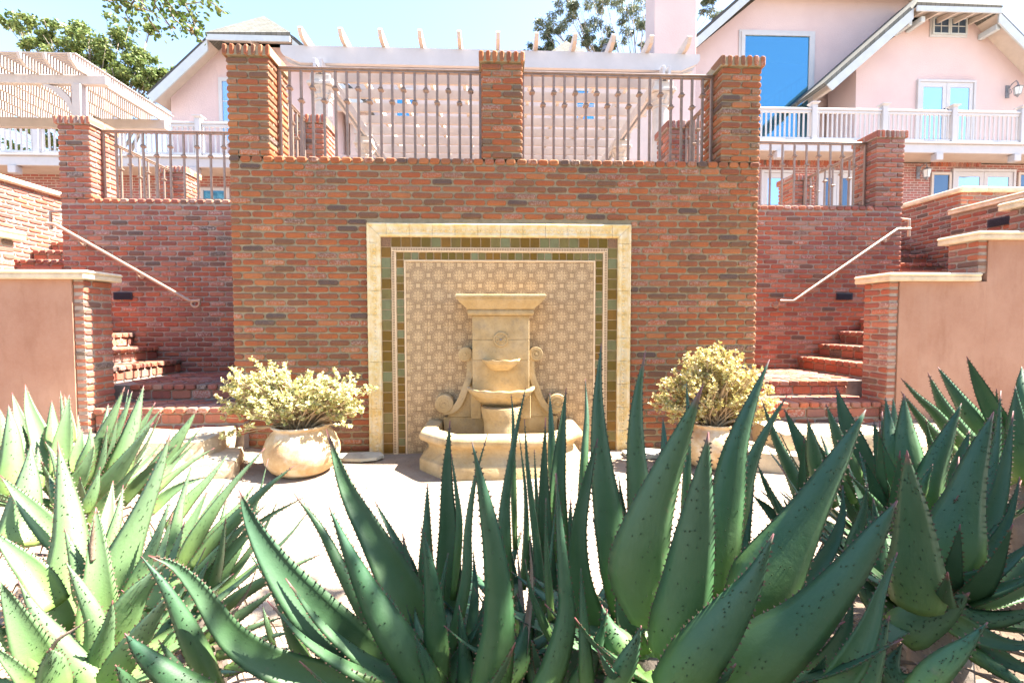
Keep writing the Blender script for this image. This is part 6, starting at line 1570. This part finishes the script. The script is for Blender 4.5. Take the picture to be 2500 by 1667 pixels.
aloe('sunlit aloe at the back left, upright pale leaves against the stucco wall', atz(195, 1240, 2.05), [
 ('C', [(718,82),(670,260),(620,420),(560,600)], 112, 2.1, 2.0, 'o'),
 ('C', [(622,92),(560,240),(480,400),(390,580)], 80, 2.0, 1.95, 'o'),
 ('C', [(660,112),(610,250),(530,400),(420,580)], 66, 2.05, 2.0, 'o', .3),
 ('C', [(775,168),(710,280),(640,370),(560,480)], 60, 2.2, 2.1, 'i'),
 ('C', [(802,203),(700,330),(590,440),(480,570)], 72, 2.1, 2.0, 'o'),
 ('C', [(765,268),(660,410),(540,570),(430,680)], 100, 1.92, 1.9, 'o'),
 ('C', [(985,203),(910,320),(800,480),(700,620)], 92, 2.1, 2.0, 'o'),
 ('C', [(1016,283),(910,400),(820,490),(740,600)], 40, 2.1, 2.0, 'o'),
 ('C', [(346,130),(330,260),(310,400),(300,560)], 92, 2.0, 1.95, 'i'),
 ('C', [(258,158),(262,270),(268,400)], 66, 2.1, 2.0, 'o'),
 ('C', [(126,78),(150,200),(200,340),(240,480),(270,580)], 118, 2.05, 1.95, 'i'),
 ('C', [(60,118),(95,240),(130,380),(170,540)], 84, 2.15, 2.0, 'i'),
 ('C', [(42,180),(58,320),(60,480),(60,640)], 118, 1.95, 1.9, 'o'),
 ('C', [(0,200),(18,320),(20,500)], 76, 2.0, 1.95, 'o'),
 ('C', [(322,130),(345,240),(360,360)], 44, 2.2, 2.1, 'i'),
 ('C', [(190,392),(188,480),(190,600)], 54, 1.8, 1.78, 'o'),
 ('C', [(410,300),(395,390),(370,520)], 62, 1.95, 1.9, 'i'),
 ('C', [(452,290),(445,400),(400,540)], 66, 1.9, 1.88, 'o'),
 ('C', [(540,175),(520,300),(470,430)], 56, 2.15, 2.05, 'o'),
 ('C', [(722,432),(620,560),(520,680),(440,800)], 66, 1.85, 1.8, 'i'),
 ('C', [(500,490),(470,600),(420,720)], 60, 1.8, 1.78, 'o'),
 ('C', [(470,380),(420,500),(350,620)], 80, 1.85, 1.82, 'i'),
 ('C', [(880,380),(800,460),(700,560),(600,680)], 60, 2.0, 1.95, 'i'),
], 'aloe_sunlit', F_(18, 25, 70, .4, .55, .08, 0, 360, 11))
# dark litter under the foreground plants
b = MB(); rr = random.Random(77)
for i in range(900):
    x, y = rr.uniform(-2.2, 2.6), rr.uniform(-4.3, -2.75)
    if -.9 < x < -.2 and y > -3.3 and rr.random() < .8: continue
    z = wob(x, y)+.006; an = rr.uniform(0, 6.28); L = rr.uniform(.02, .09); w = L*rr.uniform(.1, .3); d = Vector((math.cos(an), math.sin(an), rr.uniform(-.1, .3))); s = Vector((-d.y, d.x, 0)); p = Vector((x, y, z))
    b.add([p-d*L*.5, p+s*w*.5, p+d*L*.5, p-s*w*.5, p+Vector((0,0,.006))], [(0,3,4), (3,2,4), (2,1,4), (1,0,4)])
o = b.build('leaf_litter', M['dead']); tag(o, 'dry brown leaf litter on the ground under the aloes', 'leaf litter', kind='stuff')
